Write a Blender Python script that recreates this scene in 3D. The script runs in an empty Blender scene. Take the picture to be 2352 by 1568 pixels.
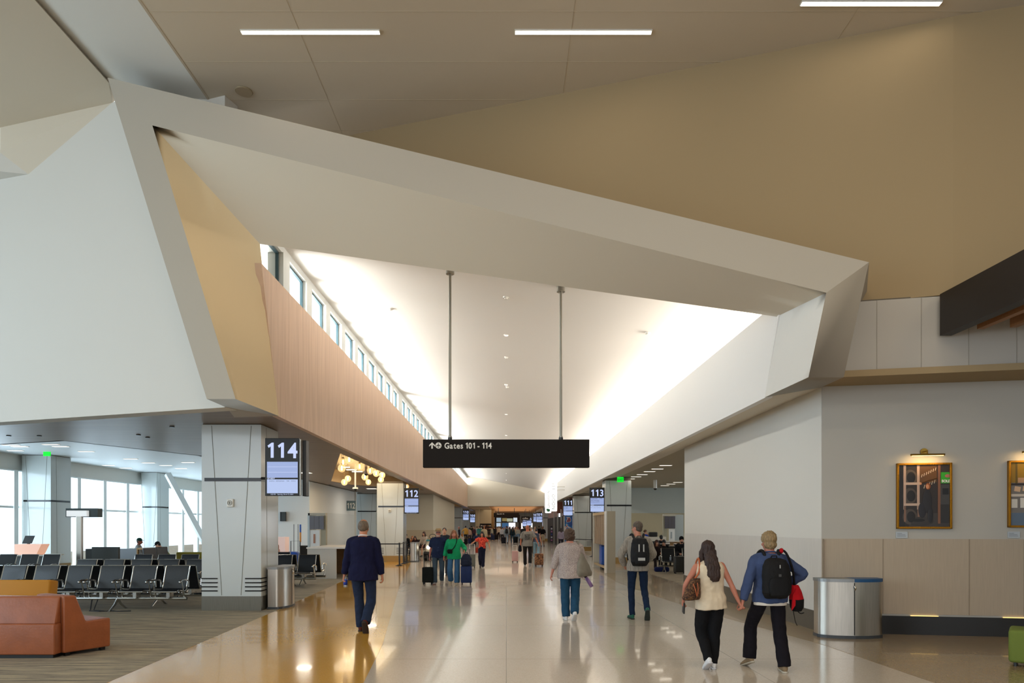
import bpy, bmesh, math, random
from mathutils import Vector, Matrix, noise
from mathutils.geometry import tessellate_polygon
R = math.radians
SC = bpy.context.scene
COL = SC.collection
# ---------------------------------------------------------------- camera, world, light, exposure
EYE = 1.75; FPX = 1568.0; CX = 1163.0; CY = 1208.0
cam = bpy.data.objects.new('camera', bpy.data.cameras.new('camera')); COL.objects.link(cam)
cam.location = (0, 0, EYE); cam.rotation_euler = (R(90), 0, 0)
cam.data.sensor_width = 36; cam.data.lens = 24.0
cam.data.shift_x = 13/2352; cam.data.shift_y = (CY-784)/2352
cam.data.clip_start = .05; cam.data.clip_end = 400
SC.camera = cam
SC.view_settings.view_transform = 'Standard'; SC.view_settings.look = 'None'
SC.view_settings.exposure = 0.0; SC.view_settings.gamma = 1.0; SC.view_settings.use_curve_mapping = False
W = bpy.data.worlds.new('sky'); SC.world = W; W.use_nodes = True
W.node_tree.nodes['Background'].inputs[0].default_value = (.86, .93, 1, 1)
W.node_tree.nodes['Background'].inputs[1].default_value = 1.6
def area(name, loc, direction, sx, sy, power, col, spread=180):
    l = bpy.data.lights.new(name, 'AREA'); l.shape = 'RECTANGLE'; l.size = sx; l.size_y = sy
    l.energy = power; l.color = col; l.spread = R(spread)
    o = bpy.data.objects.new(name, l); COL.objects.link(o); o.location = loc
    o.rotation_euler = Vector(direction).to_track_quat('-Z', 'Y').to_euler(); return o
def point(name, loc, power, col, r=.05):
    l = bpy.data.lights.new(name, 'POINT'); l.energy = power; l.color = col; l.shadow_soft_size = r
    o = bpy.data.objects.new(name, l); COL.objects.link(o); o.location = loc; return o
COOL = (.68, .85, 1.0); WARM = (1.0, .80, .55); NEUT = (1.0, .93, .84)
# daylight through the glass side of the near hall, the hold room and the clerestory
area('daylight_hall', (-19.6, 0, 4.9), (1, 0, 0), 24, 8.5, 2500, COOL)
area('daylight_hall_back', (-2, -13.6, 5.0), (0, 1, 0), 30, 7.5, 500, (.95, .97, 1.0))
area('daylight_hold_room', (-19.6, 33, 2.2), (1, 0, 0), 38, 4.0, 3000, COOL)
area('daylight_clerestory', (-5.9, 45.5, 6.75), (1, 0, .02), 63, 1.2, 5600, (1.0, .95, .89), 110)
area('daylight_clerestory_roof', (-5.7, 45.5, 6.4), (1, 0, .6), 63, 1.0, 2600, (1.0, .97, .93))
area('daylight_right_hold', (24.6, 32, 2.2), (-1, 0, 0), 18, 3.6, 700, COOL)
area('cove_light', (4.70, 44, 5.26), (-1, 0, .32), 66, .16, 2750, (1.0, .91, .80), 150)
for lx, ly, lw in ((-3.0, 10.6, 5), (1.2, 10.6, 4), (5.4, 9.98, 3), (-3.0, 5, 75), (1.2, 5, 75), (5.4, 5, 60), (9.6, 5, 60), (-3.0, -2, 100), (1.2, -2, 100), (5.4, -2, 100), (9.6, -2, 100)):
    area('linear_lamp_light', (lx, ly, 9.33), (0, 0, -1), 2.1, .08, lw, (1.0, .86, .66))
SC.cycles.max_bounces = 5; SC.cycles.diffuse_bounces = 3; SC.cycles.glossy_bounces = 2; SC.cycles.transmission_bounces = 3
SC.cycles.transparent_max_bounces = 8; SC.cycles.caustics_reflective = False; SC.cycles.caustics_refractive = False
SC.cycles.adaptive_threshold = .08; SC.cycles.sample_clamp_indirect = 4
# ---------------------------------------------------------------- helpers
def at(px, py, Y):
    return Vector(((px-CX)/FPX*Y, Y, EYE-(py-CY)/FPX*Y))
def fl(px, py, z=0.0):
    return at(px, py, FPX*(EYE-z)/(py-CY))
def on_plane(px, py, a, b):            # plane Y = a + b*X
    k = (px-CX)/FPX
    return at(px, py, a/(1-b*k))
def srgb(h):
    if isinstance(h, str):
        h = h.lstrip('#'); h = [int(h[i:i+2], 16)/255 for i in (0, 2, 4)]
    return tuple(c/12.92 if c <= .04045 else ((c+.055)/1.055)**2.4 for c in h)
MATS = {}
def mat(name, col='#808080', rough=.5, metal=0.0, emit=None, estr=1.0, noise_scale=None, noise_amt=.1, bump=0.0, bump_scale=40,
        stretch=(1, 1, 1), coat=0.0, alpha=1.0, trans=0.0, ior=1.5, spec=.5, sheen=0.0):
    if name in MATS: return MATS[name]
    m = bpy.data.materials.new(name); m.use_nodes = True; MATS[name] = m
    nt = m.node_tree; b = nt.nodes['Principled BSDF']; c = srgb(col)
    b.inputs['Base Color'].default_value = (*c, 1); b.inputs['Roughness'].default_value = rough
    b.inputs['Metallic'].default_value = metal; b.inputs['Coat Weight'].default_value = coat
    b.inputs['Coat Roughness'].default_value = .05
    b.inputs['Alpha'].default_value = alpha; b.inputs['Transmission Weight'].default_value = trans
    b.inputs['IOR'].default_value = ior; b.inputs['Specular IOR Level'].default_value = spec
    b.inputs['Sheen Weight'].default_value = sheen
    if emit is not None:
        b.inputs['Emission Color'].default_value = (*srgb(emit), 1); b.inputs['Emission Strength'].default_value = estr
    if noise_scale or bump:
        tc = nt.nodes.new('ShaderNodeTexCoord'); mp = nt.nodes.new('ShaderNodeMapping')
        nt.links.new(tc.outputs['Object'], mp.inputs[0]); mp.inputs['Scale'].default_value = stretch
    if noise_scale:
        n = nt.nodes.new('ShaderNodeTexNoise'); n.inputs['Scale'].default_value = noise_scale; n.inputs['Detail'].default_value = 4
        nt.links.new(mp.outputs[0], n.inputs[0])
        r = nt.nodes.new('ShaderNodeMapRange'); r.inputs[1].default_value = .3; r.inputs[2].default_value = .7
        r.inputs[3].default_value = 1-noise_amt; r.inputs[4].default_value = 1+noise_amt
        nt.links.new(n.outputs[0], r.inputs[0])
        x = nt.nodes.new('ShaderNodeVectorMath'); x.operation = 'SCALE'; x.inputs[0].default_value = c
        nt.links.new(r.outputs[0], x.inputs['Scale']); nt.links.new(x.outputs[0], b.inputs['Base Color'])
    if bump:
        n2 = nt.nodes.new('ShaderNodeTexNoise'); n2.inputs['Scale'].default_value = bump_scale; n2.inputs['Detail'].default_value = 3
        nt.links.new(mp.outputs[0], n2.inputs[0])
        bp = nt.nodes.new('ShaderNodeBump'); bp.inputs['Strength'].default_value = bump; bp.inputs['Distance'].default_value = .02
        nt.links.new(n2.outputs[0], bp.inputs['Height']); nt.links.new(bp.outputs[0], b.inputs['Normal'])
    return m
def node_mat(name):
    m = bpy.data.materials.new(name); m.use_nodes = True; MATS[name] = m
    return m, m.node_tree, m.node_tree.nodes['Principled BSDF']
def link(nt, a, b): nt.links.new(a, b)
def ramp(nt, stops):
    r = nt.nodes.new('ShaderNodeValToRGB'); e = r.color_ramp.elements
    while len(e) < len(stops): e.new(.5)
    for i, (p, c) in enumerate(stops): e[i].position = p; e[i].color = (*srgb(c), 1)
    return r
def mapped(nt, scale, rot=(0, 0, 0), kind='Object'):
    tc = nt.nodes.new('ShaderNodeTexCoord'); mp = nt.nodes.new('ShaderNodeMapping')
    mp.inputs['Scale'].default_value = scale; mp.inputs['Rotation'].default_value = rot
    link(nt, tc.outputs[kind], mp.inputs[0]); return mp
# mesh building
def link_obj(name, me, m=None, parent=None, loc=None):
    o = bpy.data.objects.new(name, me); COL.objects.link(o)
    if m is not None:
        for mm in (m if isinstance(m, (list, tuple)) else [m]): me.materials.append(mm)
    if parent is not None: o.parent = parent
    if loc is not None: o.location = loc
    return o
def obj(name, bm, m, parent=None, smooth=False, loc=None):
    me = bpy.data.meshes.new(name); bmesh.ops.recalc_face_normals(bm, faces=bm.faces[:])
    if smooth:
        for f in bm.faces: f.smooth = True
    bm.to_mesh(me); bm.free()
    if smooth == 'auto':
        try: me.set_sharp_from_angle(angle=R(35))
        except Exception: pass
    return link_obj(name, me, m, parent, loc)
def tag(o, label=None, cat=None, group=None, kind=None):
    if label: o['label'] = label
    if cat: o['category'] = cat
    if group: o['group'] = group
    if kind: o['kind'] = kind
    return o
def empty(name, loc=(0, 0, 0), rz=0, label=None, cat=None, group=None):
    o = bpy.data.objects.new(name, None); COL.objects.link(o); o.location = loc; o.rotation_euler = (0, 0, rz)
    return tag(o, label, cat, group)
def BM(): return bmesh.new()
def box(bm, x0, x1, y0, y1, z0, z1, rot=None, piv=None, mi=0):
    vs = [bm.verts.new((x, y, z)) for x in (x0, x1) for y in (y0, y1) for z in (z0, z1)]
    fs = []
    for q in ((0, 1, 3, 2), (4, 6, 7, 5), (0, 4, 5, 1), (2, 3, 7, 6), (0, 2, 6, 4), (1, 5, 7, 3)):
        f = bm.faces.new([vs[i] for i in q]); f.material_index = mi; fs.append(f)
    if rot is not None:
        bmesh.ops.rotate(bm, verts=vs, cent=piv or Vector(((x0+x1)/2, (y0+y1)/2, (z0+z1)/2)), matrix=rot)
    return vs
def bbox(bm, x0, x1, y0, y1, z0, z1, r=.01, seg=2, rot=None, piv=None):   # rounded box
    b2 = BM(); box(b2, x0, x1, y0, y1, z0, z1)
    bmesh.ops.bevel(b2, geom=b2.edges[:]+b2.verts[:], offset=r, segments=seg, affect='EDGES', profile=.5)
    if rot is not None: bmesh.ops.rotate(b2, verts=b2.verts, cent=piv or Vector(((x0+x1)/2, (y0+y1)/2, (z0+z1)/2)), matrix=rot)
    me = bpy.data.meshes.new('t'); b2.to_mesh(me); b2.free(); bm.from_mesh(me); bpy.data.meshes.remove(me)
def frame_for(d):
    d = d.normalized(); u = Vector((0, 0, 1)) if abs(d.z) < .9 else Vector((1, 0, 0))
    a = d.cross(u).normalized(); return a, d.cross(a).normalized()
def tube(bm, pts, r, seg=10, caps=True, closed=False, mi=0):
    pts = [Vector(p) for p in pts]; n = len(pts); rs = r if isinstance(r, (list, tuple)) else [r]*n
    rings = []; pa = None
    for i, p in enumerate(pts):
        d = (pts[(i+1) % n if closed else min(i+1, n-1)] - pts[(i-1) % n if closed else max(i-1, 0)])
        a, b = frame_for(d)
        if pa is not None:
            a = pa - d.normalized()*pa.dot(d.normalized()); a.normalize(); b = d.normalized().cross(a)
        pa = a
        rings.append([bm.verts.new(p + (a*math.cos(2*math.pi*k/seg) + b*math.sin(2*math.pi*k/seg))*rs[i]) for k in range(seg)])
    m = n if closed else n-1
    for i in range(m):
        A, B = rings[i], rings[(i+1) % n]
        for k in range(seg):
            f = bm.faces.new((A[k], A[(k+1) % seg], B[(k+1) % seg], B[k])); f.material_index = mi
    if caps and not closed:
        bm.faces.new(list(reversed(rings[0]))).material_index = mi; bm.faces.new(rings[-1]).material_index = mi
def cyl(bm, x, y, z0, z1, r, seg=20, r2=None): tube(bm, [(x, y, z0), (x, y, z1)], [r, r if r2 is None else r2], seg)
def sphere(bm, c, r, sc=(1, 1, 1), u=16, v=10, rot=None):
    g = bmesh.ops.create_uvsphere(bm, u_segments=u, v_segments=v, radius=r)['verts']
    for w in g: w.co = Vector((w.co.x*sc[0], w.co.y*sc[1], w.co.z*sc[2]))
    if rot is not None: bmesh.ops.rotate(bm, verts=g, cent=(0, 0, 0), matrix=rot)
    bmesh.ops.translate(bm, verts=g, vec=Vector(c)); return g
def slab(bm, outline, push, holes=(), mi=0):
    """planar polygon (with holes) given depth along push"""
    loops = [[Vector(p) for p in outline]] + [[Vector(p) for p in h] for h in holes]
    tris = tessellate_polygon(loops); flat = [p for l in loops for p in l]; push = Vector(push)
    A = [bm.verts.new(p) for p in flat]; B = [bm.verts.new(p+push) for p in flat]
    for t in tris:
        try:
            bm.faces.new([A[i] for i in t]).material_index = mi; bm.faces.new([B[i] for i in reversed(t)]).material_index = mi
        except ValueError: pass
    k = 0
    for l in loops:
        n = len(l)
        for i in range(n):
            bm.faces.new((A[k+i], A[k+(i+1) % n], B[k+(i+1) % n], B[k+i])).material_index = mi
        k += n
def structure(name, bm, m, parent=None, smooth=False):
    o = obj(name, bm, m, parent, smooth)
    if parent is None: o['kind'] = 'structure'
    return o
def patch(bm, a, b, c, d, nu=10, nv=6):     # bilinear twisted face a-b / d-c
    g = [[bm.verts.new((a.lerp(b, i/nu)).lerp(d.lerp(c, i/nu), j/nv)) for i in range(nu+1)] for j in range(nv+1)]
    for j in range(nv):
        for i in range(nu): bm.faces.new((g[j][i], g[j][i+1], g[j+1][i+1], g[j+1][i]))
def text(name, s, loc, size, m, parent=None, rot=(R(90), 0, 0), ext=.002, ax='LEFT', ay='CENTER', sx=1.0, bold=0.0, space=1.0):
    c = bpy.data.curves.new(name, 'FONT'); c.body = s; c.size = size; c.extrude = ext; c.align_x = ax; c.align_y = ay
    c.offset = bold; c.space_character = space; c.resolution_u = 4
    t = bpy.data.objects.new(name, c); COL.objects.link(t)
    dg = bpy.context.evaluated_depsgraph_get(); me = bpy.data.meshes.new_from_object(t.evaluated_get(dg))
    bpy.data.objects.remove(t); bpy.data.curves.remove(c)
    o = link_obj(name, me, m, parent); o.location = loc; o.rotation_euler = rot; o.scale = (sx, 1, 1); return o
GLY = {}
def glyph(ch, bold):
    k = (ch, bold)
    if k not in GLY:
        c = bpy.data.curves.new('g', 'FONT'); c.body = ch; c.size = 1; c.extrude = .004; c.offset = bold; c.resolution_u = 4
        t = bpy.data.objects.new('g', c); COL.objects.link(t); dg = bpy.context.evaluated_depsgraph_get()
        GLY[k] = bpy.data.meshes.new_from_object(t.evaluated_get(dg)); bpy.data.objects.remove(t); bpy.data.curves.remove(c)
    return GLY[k]
def lettering(name, s, loc, size, m, parent=None, bold=.02, center=False, sx=1.0, gap=.10):
    """a line of writing facing -Y; the figure one gets its flag"""
    ref = max(v.co.y for v in glyph('0', bold).vertices); bm = BM(); x = 0
    for ch in s:
        if ch == ' ': x += .26; continue
        if ch == '1':
            b2 = BM(); e = bold*.6; slab(b2, [(px*ref, pz*ref, -.004) for px, pz in ((.26, 0), (.46+e, 0), (.46+e, 1), (.33, 1), (.03, .80), (.12, .655), (.26, .755))], (0, 0, .008))
            me = bpy.data.meshes.new('t'); b2.to_mesh(me); b2.free(); w = .50*ref; x0 = 0
        else: me = glyph(ch, bold); x0 = min(v.co.x for v in me.vertices); w = max(v.co.x for v in me.vertices)-x0
        n0 = len(bm.verts); bm.from_mesh(me); bm.verts.ensure_lookup_table()
        for v in bm.verts[n0:]: v.co.x += x-x0
        x += w+gap
    off = -(x-gap)/2 if center else 0
    for v in bm.verts: v.co = Vector(((v.co.x+off)*size*sx, -v.co.z*size*.4, (v.co.y-ref/2)*size))
    o = obj(name, bm, m, parent); o.location = loc; return o
def copy_tree(o, parent=None):
    c = o.copy(); COL.objects.link(c); c.parent = parent
    for ch in list(o.children): copy_tree(ch, c)
    return c
# ---------------------------------------------------------------- materials of the building
paint = mat('white_paint', '#d9d5cc', .75, bump=.03, bump_scale=90)
paint_frame = mat('portal_paint', '#b3aa9b', .7); reveal_glow = mat('portal_reveal_painted_glow', '#e2cba2', .7); reveal_head_glow = mat('portal_reveal_head_painted_glow', '#cdc2ae', .7); reveal_white = mat('portal_reveal_white', '#dcd9d2', .7)  # golden light on the left and head reveals is put into their colour
paint_beige = mat('beige_paint', '#a58f6b', .8)
paint_ceiling = mat('hall_ceiling_paint', '#d6cab6', .8)
paint_grey = mat('grey_green_paint', '#b5bab2', .7)
corr_ceil = mat('corridor_ceiling_paint', '#f4f0ea', .8)
fascia_white = mat('white_fascia_panel', '#e9e7e3', .6)
seam = mat('seam_dark', '#6b6256', .8)
black_panel = mat('black_panel', '#1a1512', .7, spec=.2)
steel = mat('brushed_steel', '#b4aea4', .28, .9, noise_scale=3, noise_amt=.12, stretch=(60, 60, 1))
dark_steel = mat('dark_steel', '#3a3a3a', .35, .8)
chrome = mat('polished_aluminium', '#c9c9c6', .18, 1.0)
pillar_white = mat('pillar_white', '#c9cecc', .16, coat=.4)
groove = mat('groove_dark', '#77776c', .7)
black_gloss = mat('black_gloss', '#101214', .15)
frame_white = mat('white_window_frame', '#e3e6e4', .45)
base_dark = mat('dark_baseboard', '#4c463b', .35)
base_black = mat('black_baseboard', '#14110e', .3)
def speckle(name, base, dots, scale, rough, coat=.3, amt=.2, joints=True):
    m, nt, b = node_mat(name)
    mp = mapped(nt, (1, 1, 1))
    v = nt.nodes.new('ShaderNodeTexVoronoi'); v.inputs['Scale'].default_value = scale; link(nt, mp.outputs[0], v.inputs[0])
    r = ramp(nt, [(0, dots[0]), (.35, base), (.75, base), (1, dots[1])])
    sep = nt.nodes.new('ShaderNodeSeparateColor'); link(nt, v.outputs['Color'], sep.inputs[0]); link(nt, sep.outputs[0], r.inputs[0])
    n = nt.nodes.new('ShaderNodeTexNoise'); n.inputs['Scale'].default_value = .5; link(nt, mp.outputs[0], n.inputs[0])
    mx = nt.nodes.new('ShaderNodeMix'); mx.data_type = 'RGBA'; mx.inputs[0].default_value = 1-amt
    link(nt, r.outputs[0], mx.inputs[6]); mx.inputs[7].default_value = (*srgb(base), 1)
    out = mx.outputs[2]
    if joints:
        bk = nt.nodes.new('ShaderNodeTexBrick'); bk.inputs['Scale'].default_value = 1; bk.offset = 0
        bk.inputs['Mortar Size'].default_value = .006; bk.inputs['Brick Width'].default_value = 3; bk.inputs['Row Height'].default_value = 3
        link(nt, mp.outputs[0], bk.inputs[0])
        m2 = nt.nodes.new('ShaderNodeMix'); m2.data_type = 'RGBA'; link(nt, bk.outputs['Fac'], m2.inputs[0]); link(nt, out, m2.inputs[6])
        m2.inputs[7].default_value = tuple(c*.55 for c in srgb(base))+(1,); out = m2.outputs[2]
    link(nt, out, b.inputs['Base Color']); b.inputs['Roughness'].default_value = rough
    b.inputs['Coat Weight'].default_value = coat; b.inputs['Coat Roughness'].default_value = .04
    rr = nt.nodes.new('ShaderNodeMapRange'); rr.inputs[3].default_value = rough*.7; rr.inputs[4].default_value = rough*1.5
    link(nt, n.outputs[0], rr.inputs[0]); link(nt, rr.outputs[0], b.inputs['Roughness'])
    return m
terrazzo = speckle('white_terrazzo', '#cabdad', ('#978877', '#e8dfd2'), 90, .16)
gold_terrazzo = speckle('gold_terrazzo', '#cf9b3c', ('#9c7020', '#e2bd70'), 90, .14, joints=False)
tan_terrazzo = speckle('tan_terrazzo', '#9c8767', ('#79664a', '#b5a283'), 70, .2)
def carpet_mat():
    m, nt, b = node_mat('striped_carpet')
    mp = mapped(nt, (.9, 13, 1))
    n = nt.nodes.new('ShaderNodeTexNoise'); n.inputs['Scale'].default_value = 1.2; n.inputs['Detail'].default_value = 6; n.inputs['Roughness'].default_value = .75
    link(nt, mp.outputs[0], n.inputs[0])
    r = ramp(nt, [(.32, '#4a4238'), (.44, '#7d7363'), (.54, '#9a8d76'), (.68, '#b8a684')]); link(nt, n.outputs[0], r.inputs[0])
    link(nt, r.outputs[0], b.inputs['Base Color']); b.inputs['Roughness'].default_value = .95
    n2 = nt.nodes.new('ShaderNodeTexNoise'); n2.inputs['Scale'].default_value = 400; bp = nt.nodes.new('ShaderNodeBump')
    bp.inputs['Strength'].default_value = .4; bp.inputs['Distance'].default_value = .004
    link(nt, mp.outputs[0], n2.inputs[0]); link(nt, n2.outputs[0], bp.inputs['Height']); link(nt, bp.outputs[0], b.inputs['Normal'])
    return m
carpet = carpet_mat()
def wood_mat(name, lo, hi, scale, plank=None, rough=.45, coat=0):
    m, nt, b = node_mat(name)
    mp = mapped(nt, scale)
    n = nt.nodes.new('ShaderNodeTexNoise'); n.inputs['Scale'].default_value = 1; n.inputs['Detail'].default_value = 5
    link(nt, mp.outputs[0], n.inputs[0]); r = ramp(nt, [(.3, lo), (.7, hi)]); link(nt, n.outputs[0], r.inputs[0]); out = r.outputs[0]
    if plank:
        w = nt.nodes.new('ShaderNodeTexWave'); w.bands_direction = plank[0]; w.wave_profile = 'SAW'; w.inputs['Scale'].default_value = plank[1]
        w.inputs['Distortion'].default_value = 0; mp2 = mapped(nt, (1, 1, 1)); link(nt, mp2.outputs[0], w.inputs[0])
        rr = ramp(nt, [(0, '#ffffff'), (.94, '#ffffff'), (.97, '#8a7a6a')]); link(nt, w.outputs[0], rr.inputs[0])
        mx = nt.nodes.new('ShaderNodeMix'); mx.data_type = 'RGBA'; mx.blend_type = 'MULTIPLY'; mx.inputs[0].default_value = 1
        link(nt, out, mx.inputs[6]); link(nt, rr.outputs[0], mx.inputs[7]); out = mx.outputs[2]
    link(nt, out, b.inputs['Base Color']); b.inputs['Roughness'].default_value = rough; b.inputs['Coat Weight'].default_value = coat
    return m
wood_fascia = wood_mat('oak_fascia', '#c3a084', '#d5b497', (3, 9, .6))
wood_ceil = wood_mat('walnut_slat_ceiling', '#6a543f', '#86705a', (.5, 14, 1), ('Y', 1.6), rough=.4)
wood_slat = mat('wood_slat', '#9c6f4a', .5, noise_scale=3, stretch=(1, 12, 12))
maple = mat('maple_edge', '#c49a63', .4)
# glass that lets the daylight through
def glass_mat():
    m = bpy.data.materials.new('window_glass'); m.use_nodes = True; nt = m.node_tree; nt.nodes.clear()
    t = nt.nodes.new('ShaderNodeBsdfTransparent'); t.inputs[0].default_value = (.94, .97, .98, 1)
    g = nt.nodes.new('ShaderNodeBsdfGlossy'); g.inputs['Roughness'].default_value = .03 
    mx = nt.nodes.new('ShaderNodeMixShader'); o = nt.nodes.new('ShaderNodeOutputMaterial')
    mx.inputs[0].default_value = .05; link(nt, t.outputs[0], mx.inputs[1]); link(nt, g.outputs[0], mx.inputs[2]); link(nt, mx.outputs[0], o.inputs[0])
    return m
glass = glass_mat()
LOW = 3.87       # soffit height of the low concourse
XL, XR = -4.38, 4.27
YE = 77.0
# ---------------------------------------------------------------- floor
b = BM(); slab(b, [(-30, -16, 0), (26, -16, 0), (26, 150, 0), (-30, 150, 0)], (0, 0, -.2)); structure('floor', b, terrazzo)
b = BM(); slab(b, [(-30, -16, .001), (-4.05, -16, .001), fl(245, 1568), (-4.77, 14.3, .001), (-5.2, 21.6, .001), (-5.9, 33, .001), (-6.6, 50, .001), (-8, 66, .001), (-30, 66, .001)], (0, 0, .003))
o = structure('floor_carpet', b, carpet)
b = BM(); slab(b, [(-4.0, -16, .001), (-.2, -16, .001), (-1.25, 4, .001), (-1.83, 10.1, .001), (-3.08, 19.6, .001), (-4.6, 33, .001), (-5.9, 45, .001), (-5.85, 33, .001), (-5.2, 21.6, .001), (-4.77, 14.3, .001), fl(245, 1568)], (0, 0, .002))
structure('floor_gold_inlay', b, gold_terrazzo)
b = BM(); slab(b, [(5.3, -16, .001), (5.1, 3, .001), (4.78, 7.62, .001), (4.68, 10.0, .001), (4.2, 12.9, .001), (3.92, 15.1, .001), (3.67, 17.7, .001), (3.46, 21.6, .001), (3.6, 26, .001), (5.2, 27.5, .001), (5.2, 19.8, .001), (26, 19.8, .001), (26, -16, .001)], (0, 0, .002))
structure('floor_tan_inlay', b, tan_terrazzo)
b = BM(); slab(b, [(5.3, 19.9, .003), (5.3, 50, .003), (26, 50, .003), (26, 19.9, .003)], (0, 0, .003)); structure('floor_carpet_right', b, carpet)
# ---------------------------------------------------------------- big folded portal
PA, PB = 10.53, -.17
A = on_plane(247, 178, PA, PB); B = on_plane(1996, 602, PA, PB); C = on_plane(1938, 866, PA, PB); D = on_plane(475, 916, PA, PB)
a = on_plane(350, 288, PA, PB); b_ = on_plane(1898, 672, PA, PB); c = on_plane(1857, 866, PA, PB); d = on_plane(541, 916, PA, PB)
G = at(597, 560, 12.13); H = at(640, 955, 13.13); I = at(1784, 727, 10.78); J = at(1757, 912, 11.27)
Ao = Vector((-7.2, 12.95, 9.7)); Bo = Vector((5.6, 10.6, 5.4)); Co = at(1884, 890, 11.25); Do = Vector((-5.0, 12.2, LOW))
Do3 = Vector((-5.3, 13.3, LOW)); Ao = Vector((-7.2, 13.5, 9.7))
bm = BM()
def face(*ps): bm.faces.new([bm.verts.new(p) for p in ps])
face(A, B, b_, a); face(A, a, d, D); face(B, C, c, b_)
def tint(k, n0):
    bm.faces.ensure_lookup_table()
    for f in bm.faces[n0:]: f.material_index = k
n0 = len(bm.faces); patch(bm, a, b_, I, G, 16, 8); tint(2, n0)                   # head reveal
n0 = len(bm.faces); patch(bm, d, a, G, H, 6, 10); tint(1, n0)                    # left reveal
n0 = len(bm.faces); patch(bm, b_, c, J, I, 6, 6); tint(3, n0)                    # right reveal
face(D, d, H, Do); face(Do, H, Do3); face(c, C, Co, J)
face(A, D, Do, Do3, Ao); face(A, Ao, Bo, B); face(B, Bo, Co, C)
face(Ao, Do3, H, G); face(Ao, G, I, Bo); face(Bo, I, J, Co)
bmesh.ops.remove_doubles(bm, verts=bm.verts, dist=.002)
for f in bm.faces: f.smooth = len(f.verts) == 4 and f.calc_area() < 1.2
o = structure('trim_portal', bm, [paint_frame, reveal_glow, reveal_head_glow, reveal_white])
# ---------------------------------------------------------------- left upper wall and hall ceiling facets
WL = lambda X: 12.13-.327*(X+5.01)
def wp(px, py): return on_plane(px, py, 12.13-.327*5.01, -.327)
bm = BM(); slab(bm, [(-5.0, WL(-5.0), LOW-.01), (-20, WL(-20), LOW-.01), (-20, WL(-20), 8.77), wp(0, 412), wp(65, 400), wp(255, 237), (-6.6, WL(-6.6), 9.9), (-5.0, WL(-5.0), 9.9)], (.1, .32, 0))
structure('wall_left_upper', bm, paint)
Q1 = at(250, 190, 12.4); Q5 = Vector((-10, 13.48, 9.62)); Q2 = wp(257, 236); Q3 = wp(65, 400)
Q4 = at(0, 350, 13.5); Q0 = at(0, 293, 13.48)
bm = BM(); slab(bm, [Q0, Q1, Q2, Q3, Q4], (0, .12, .12)); structure('ceiling_facet_slope', bm, paint_ceiling)
bm = BM(); slab(bm, [Q4, Q3, wp(0, 412), (-20, WL(-20), 8.77), (-20, 12.5, 9.3)], (0, .1, .1)); structure('ceiling_facet_edge', bm, paint)
bm = BM(); slab(bm, [(-7.28, -14, 9.9), (-7.28, 12.6, 9.9), Q1, Q0, (-20, 12.9, 9.3), (-20, -14, 9.3)], (0, 0, .15)); structure('ceiling_left_bay', bm, paint_ceiling)
bm = BM(); slab(bm, [(-5.36, -14, 9.4), (-5.36, 13.6, 9.4), (-7.28, 13.6, 9.9), (-7.28, -14, 9.9)], (0, 0, .15)); structure('ceiling_sloped_band', bm, paint)
bm = BM(); slab(bm, [(-5.32, -14, 9.4), (14.2, -14, 9.4), (14.2, 14.4, 9.4), (-5.32, 14.4, 9.4)], (0, 0, .15)); structure('ceiling_hall', bm, paint_ceiling)
bm = BM()
box(bm, -5.36, -5.32, -14, 13.5, 9.395, 9.52)
for y in (10.15, 11.25, 12.25, 13.2): box(bm, -5.3, 8, y-.004, y+.004, 9.397, 9.4)
for x in (-3.2, 1, 5.2): box(bm, x-.004, x+.004, 2, 14, 9.397, 9.4)
structure('trim_ceiling_joints', bm, mat('joint_faint', '#c6b8a2', .8))
# brown upper wall: plane through measured line, a crease at X=6.7
WBr = lambda X: 13.33-.3195*(X+2.96)
bm = BM(); slab(bm, [(-3.3, WBr(-3.3), 9.5), (6.71, WBr(6.71), 9.5), (6.71, WBr(6.71), 5.23), (5.2, WBr(5.2), 5.23), (4.6, WBr(4.6), 6.0), (-3.3, WBr(-3.3), 7.45)], (.05, .3, 0)); structure('wall_upper_beige', bm, paint_beige)
WBc = lambda X: WBr(6.71)-.24*(X-6.71)
bm = BM(); slab(bm, [(6.71, WBr(6.71), 9.5), (14.2, WBc(14.2), 9.5), (14.2, WBc(14.2), 5.23), (6.71, WBr(6.71), 5.23)], (.05, .3, 0)); structure('wall_upper_beige_return', bm, paint_beige)
bm = BM(); slab(bm, [(-7.4, WBr(-7.4), 9.95), (-3.25, WBr(-3.25), 9.95), (-3.25, WBr(-3.25), 8.6), (-7.4, WBr(-7.4), 8.6)], (.05, .3, 0)); structure('wall_upper_light_seal', bm, paint_beige)  # unseen slab added to seal a light leak onto the hall ceiling
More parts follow.
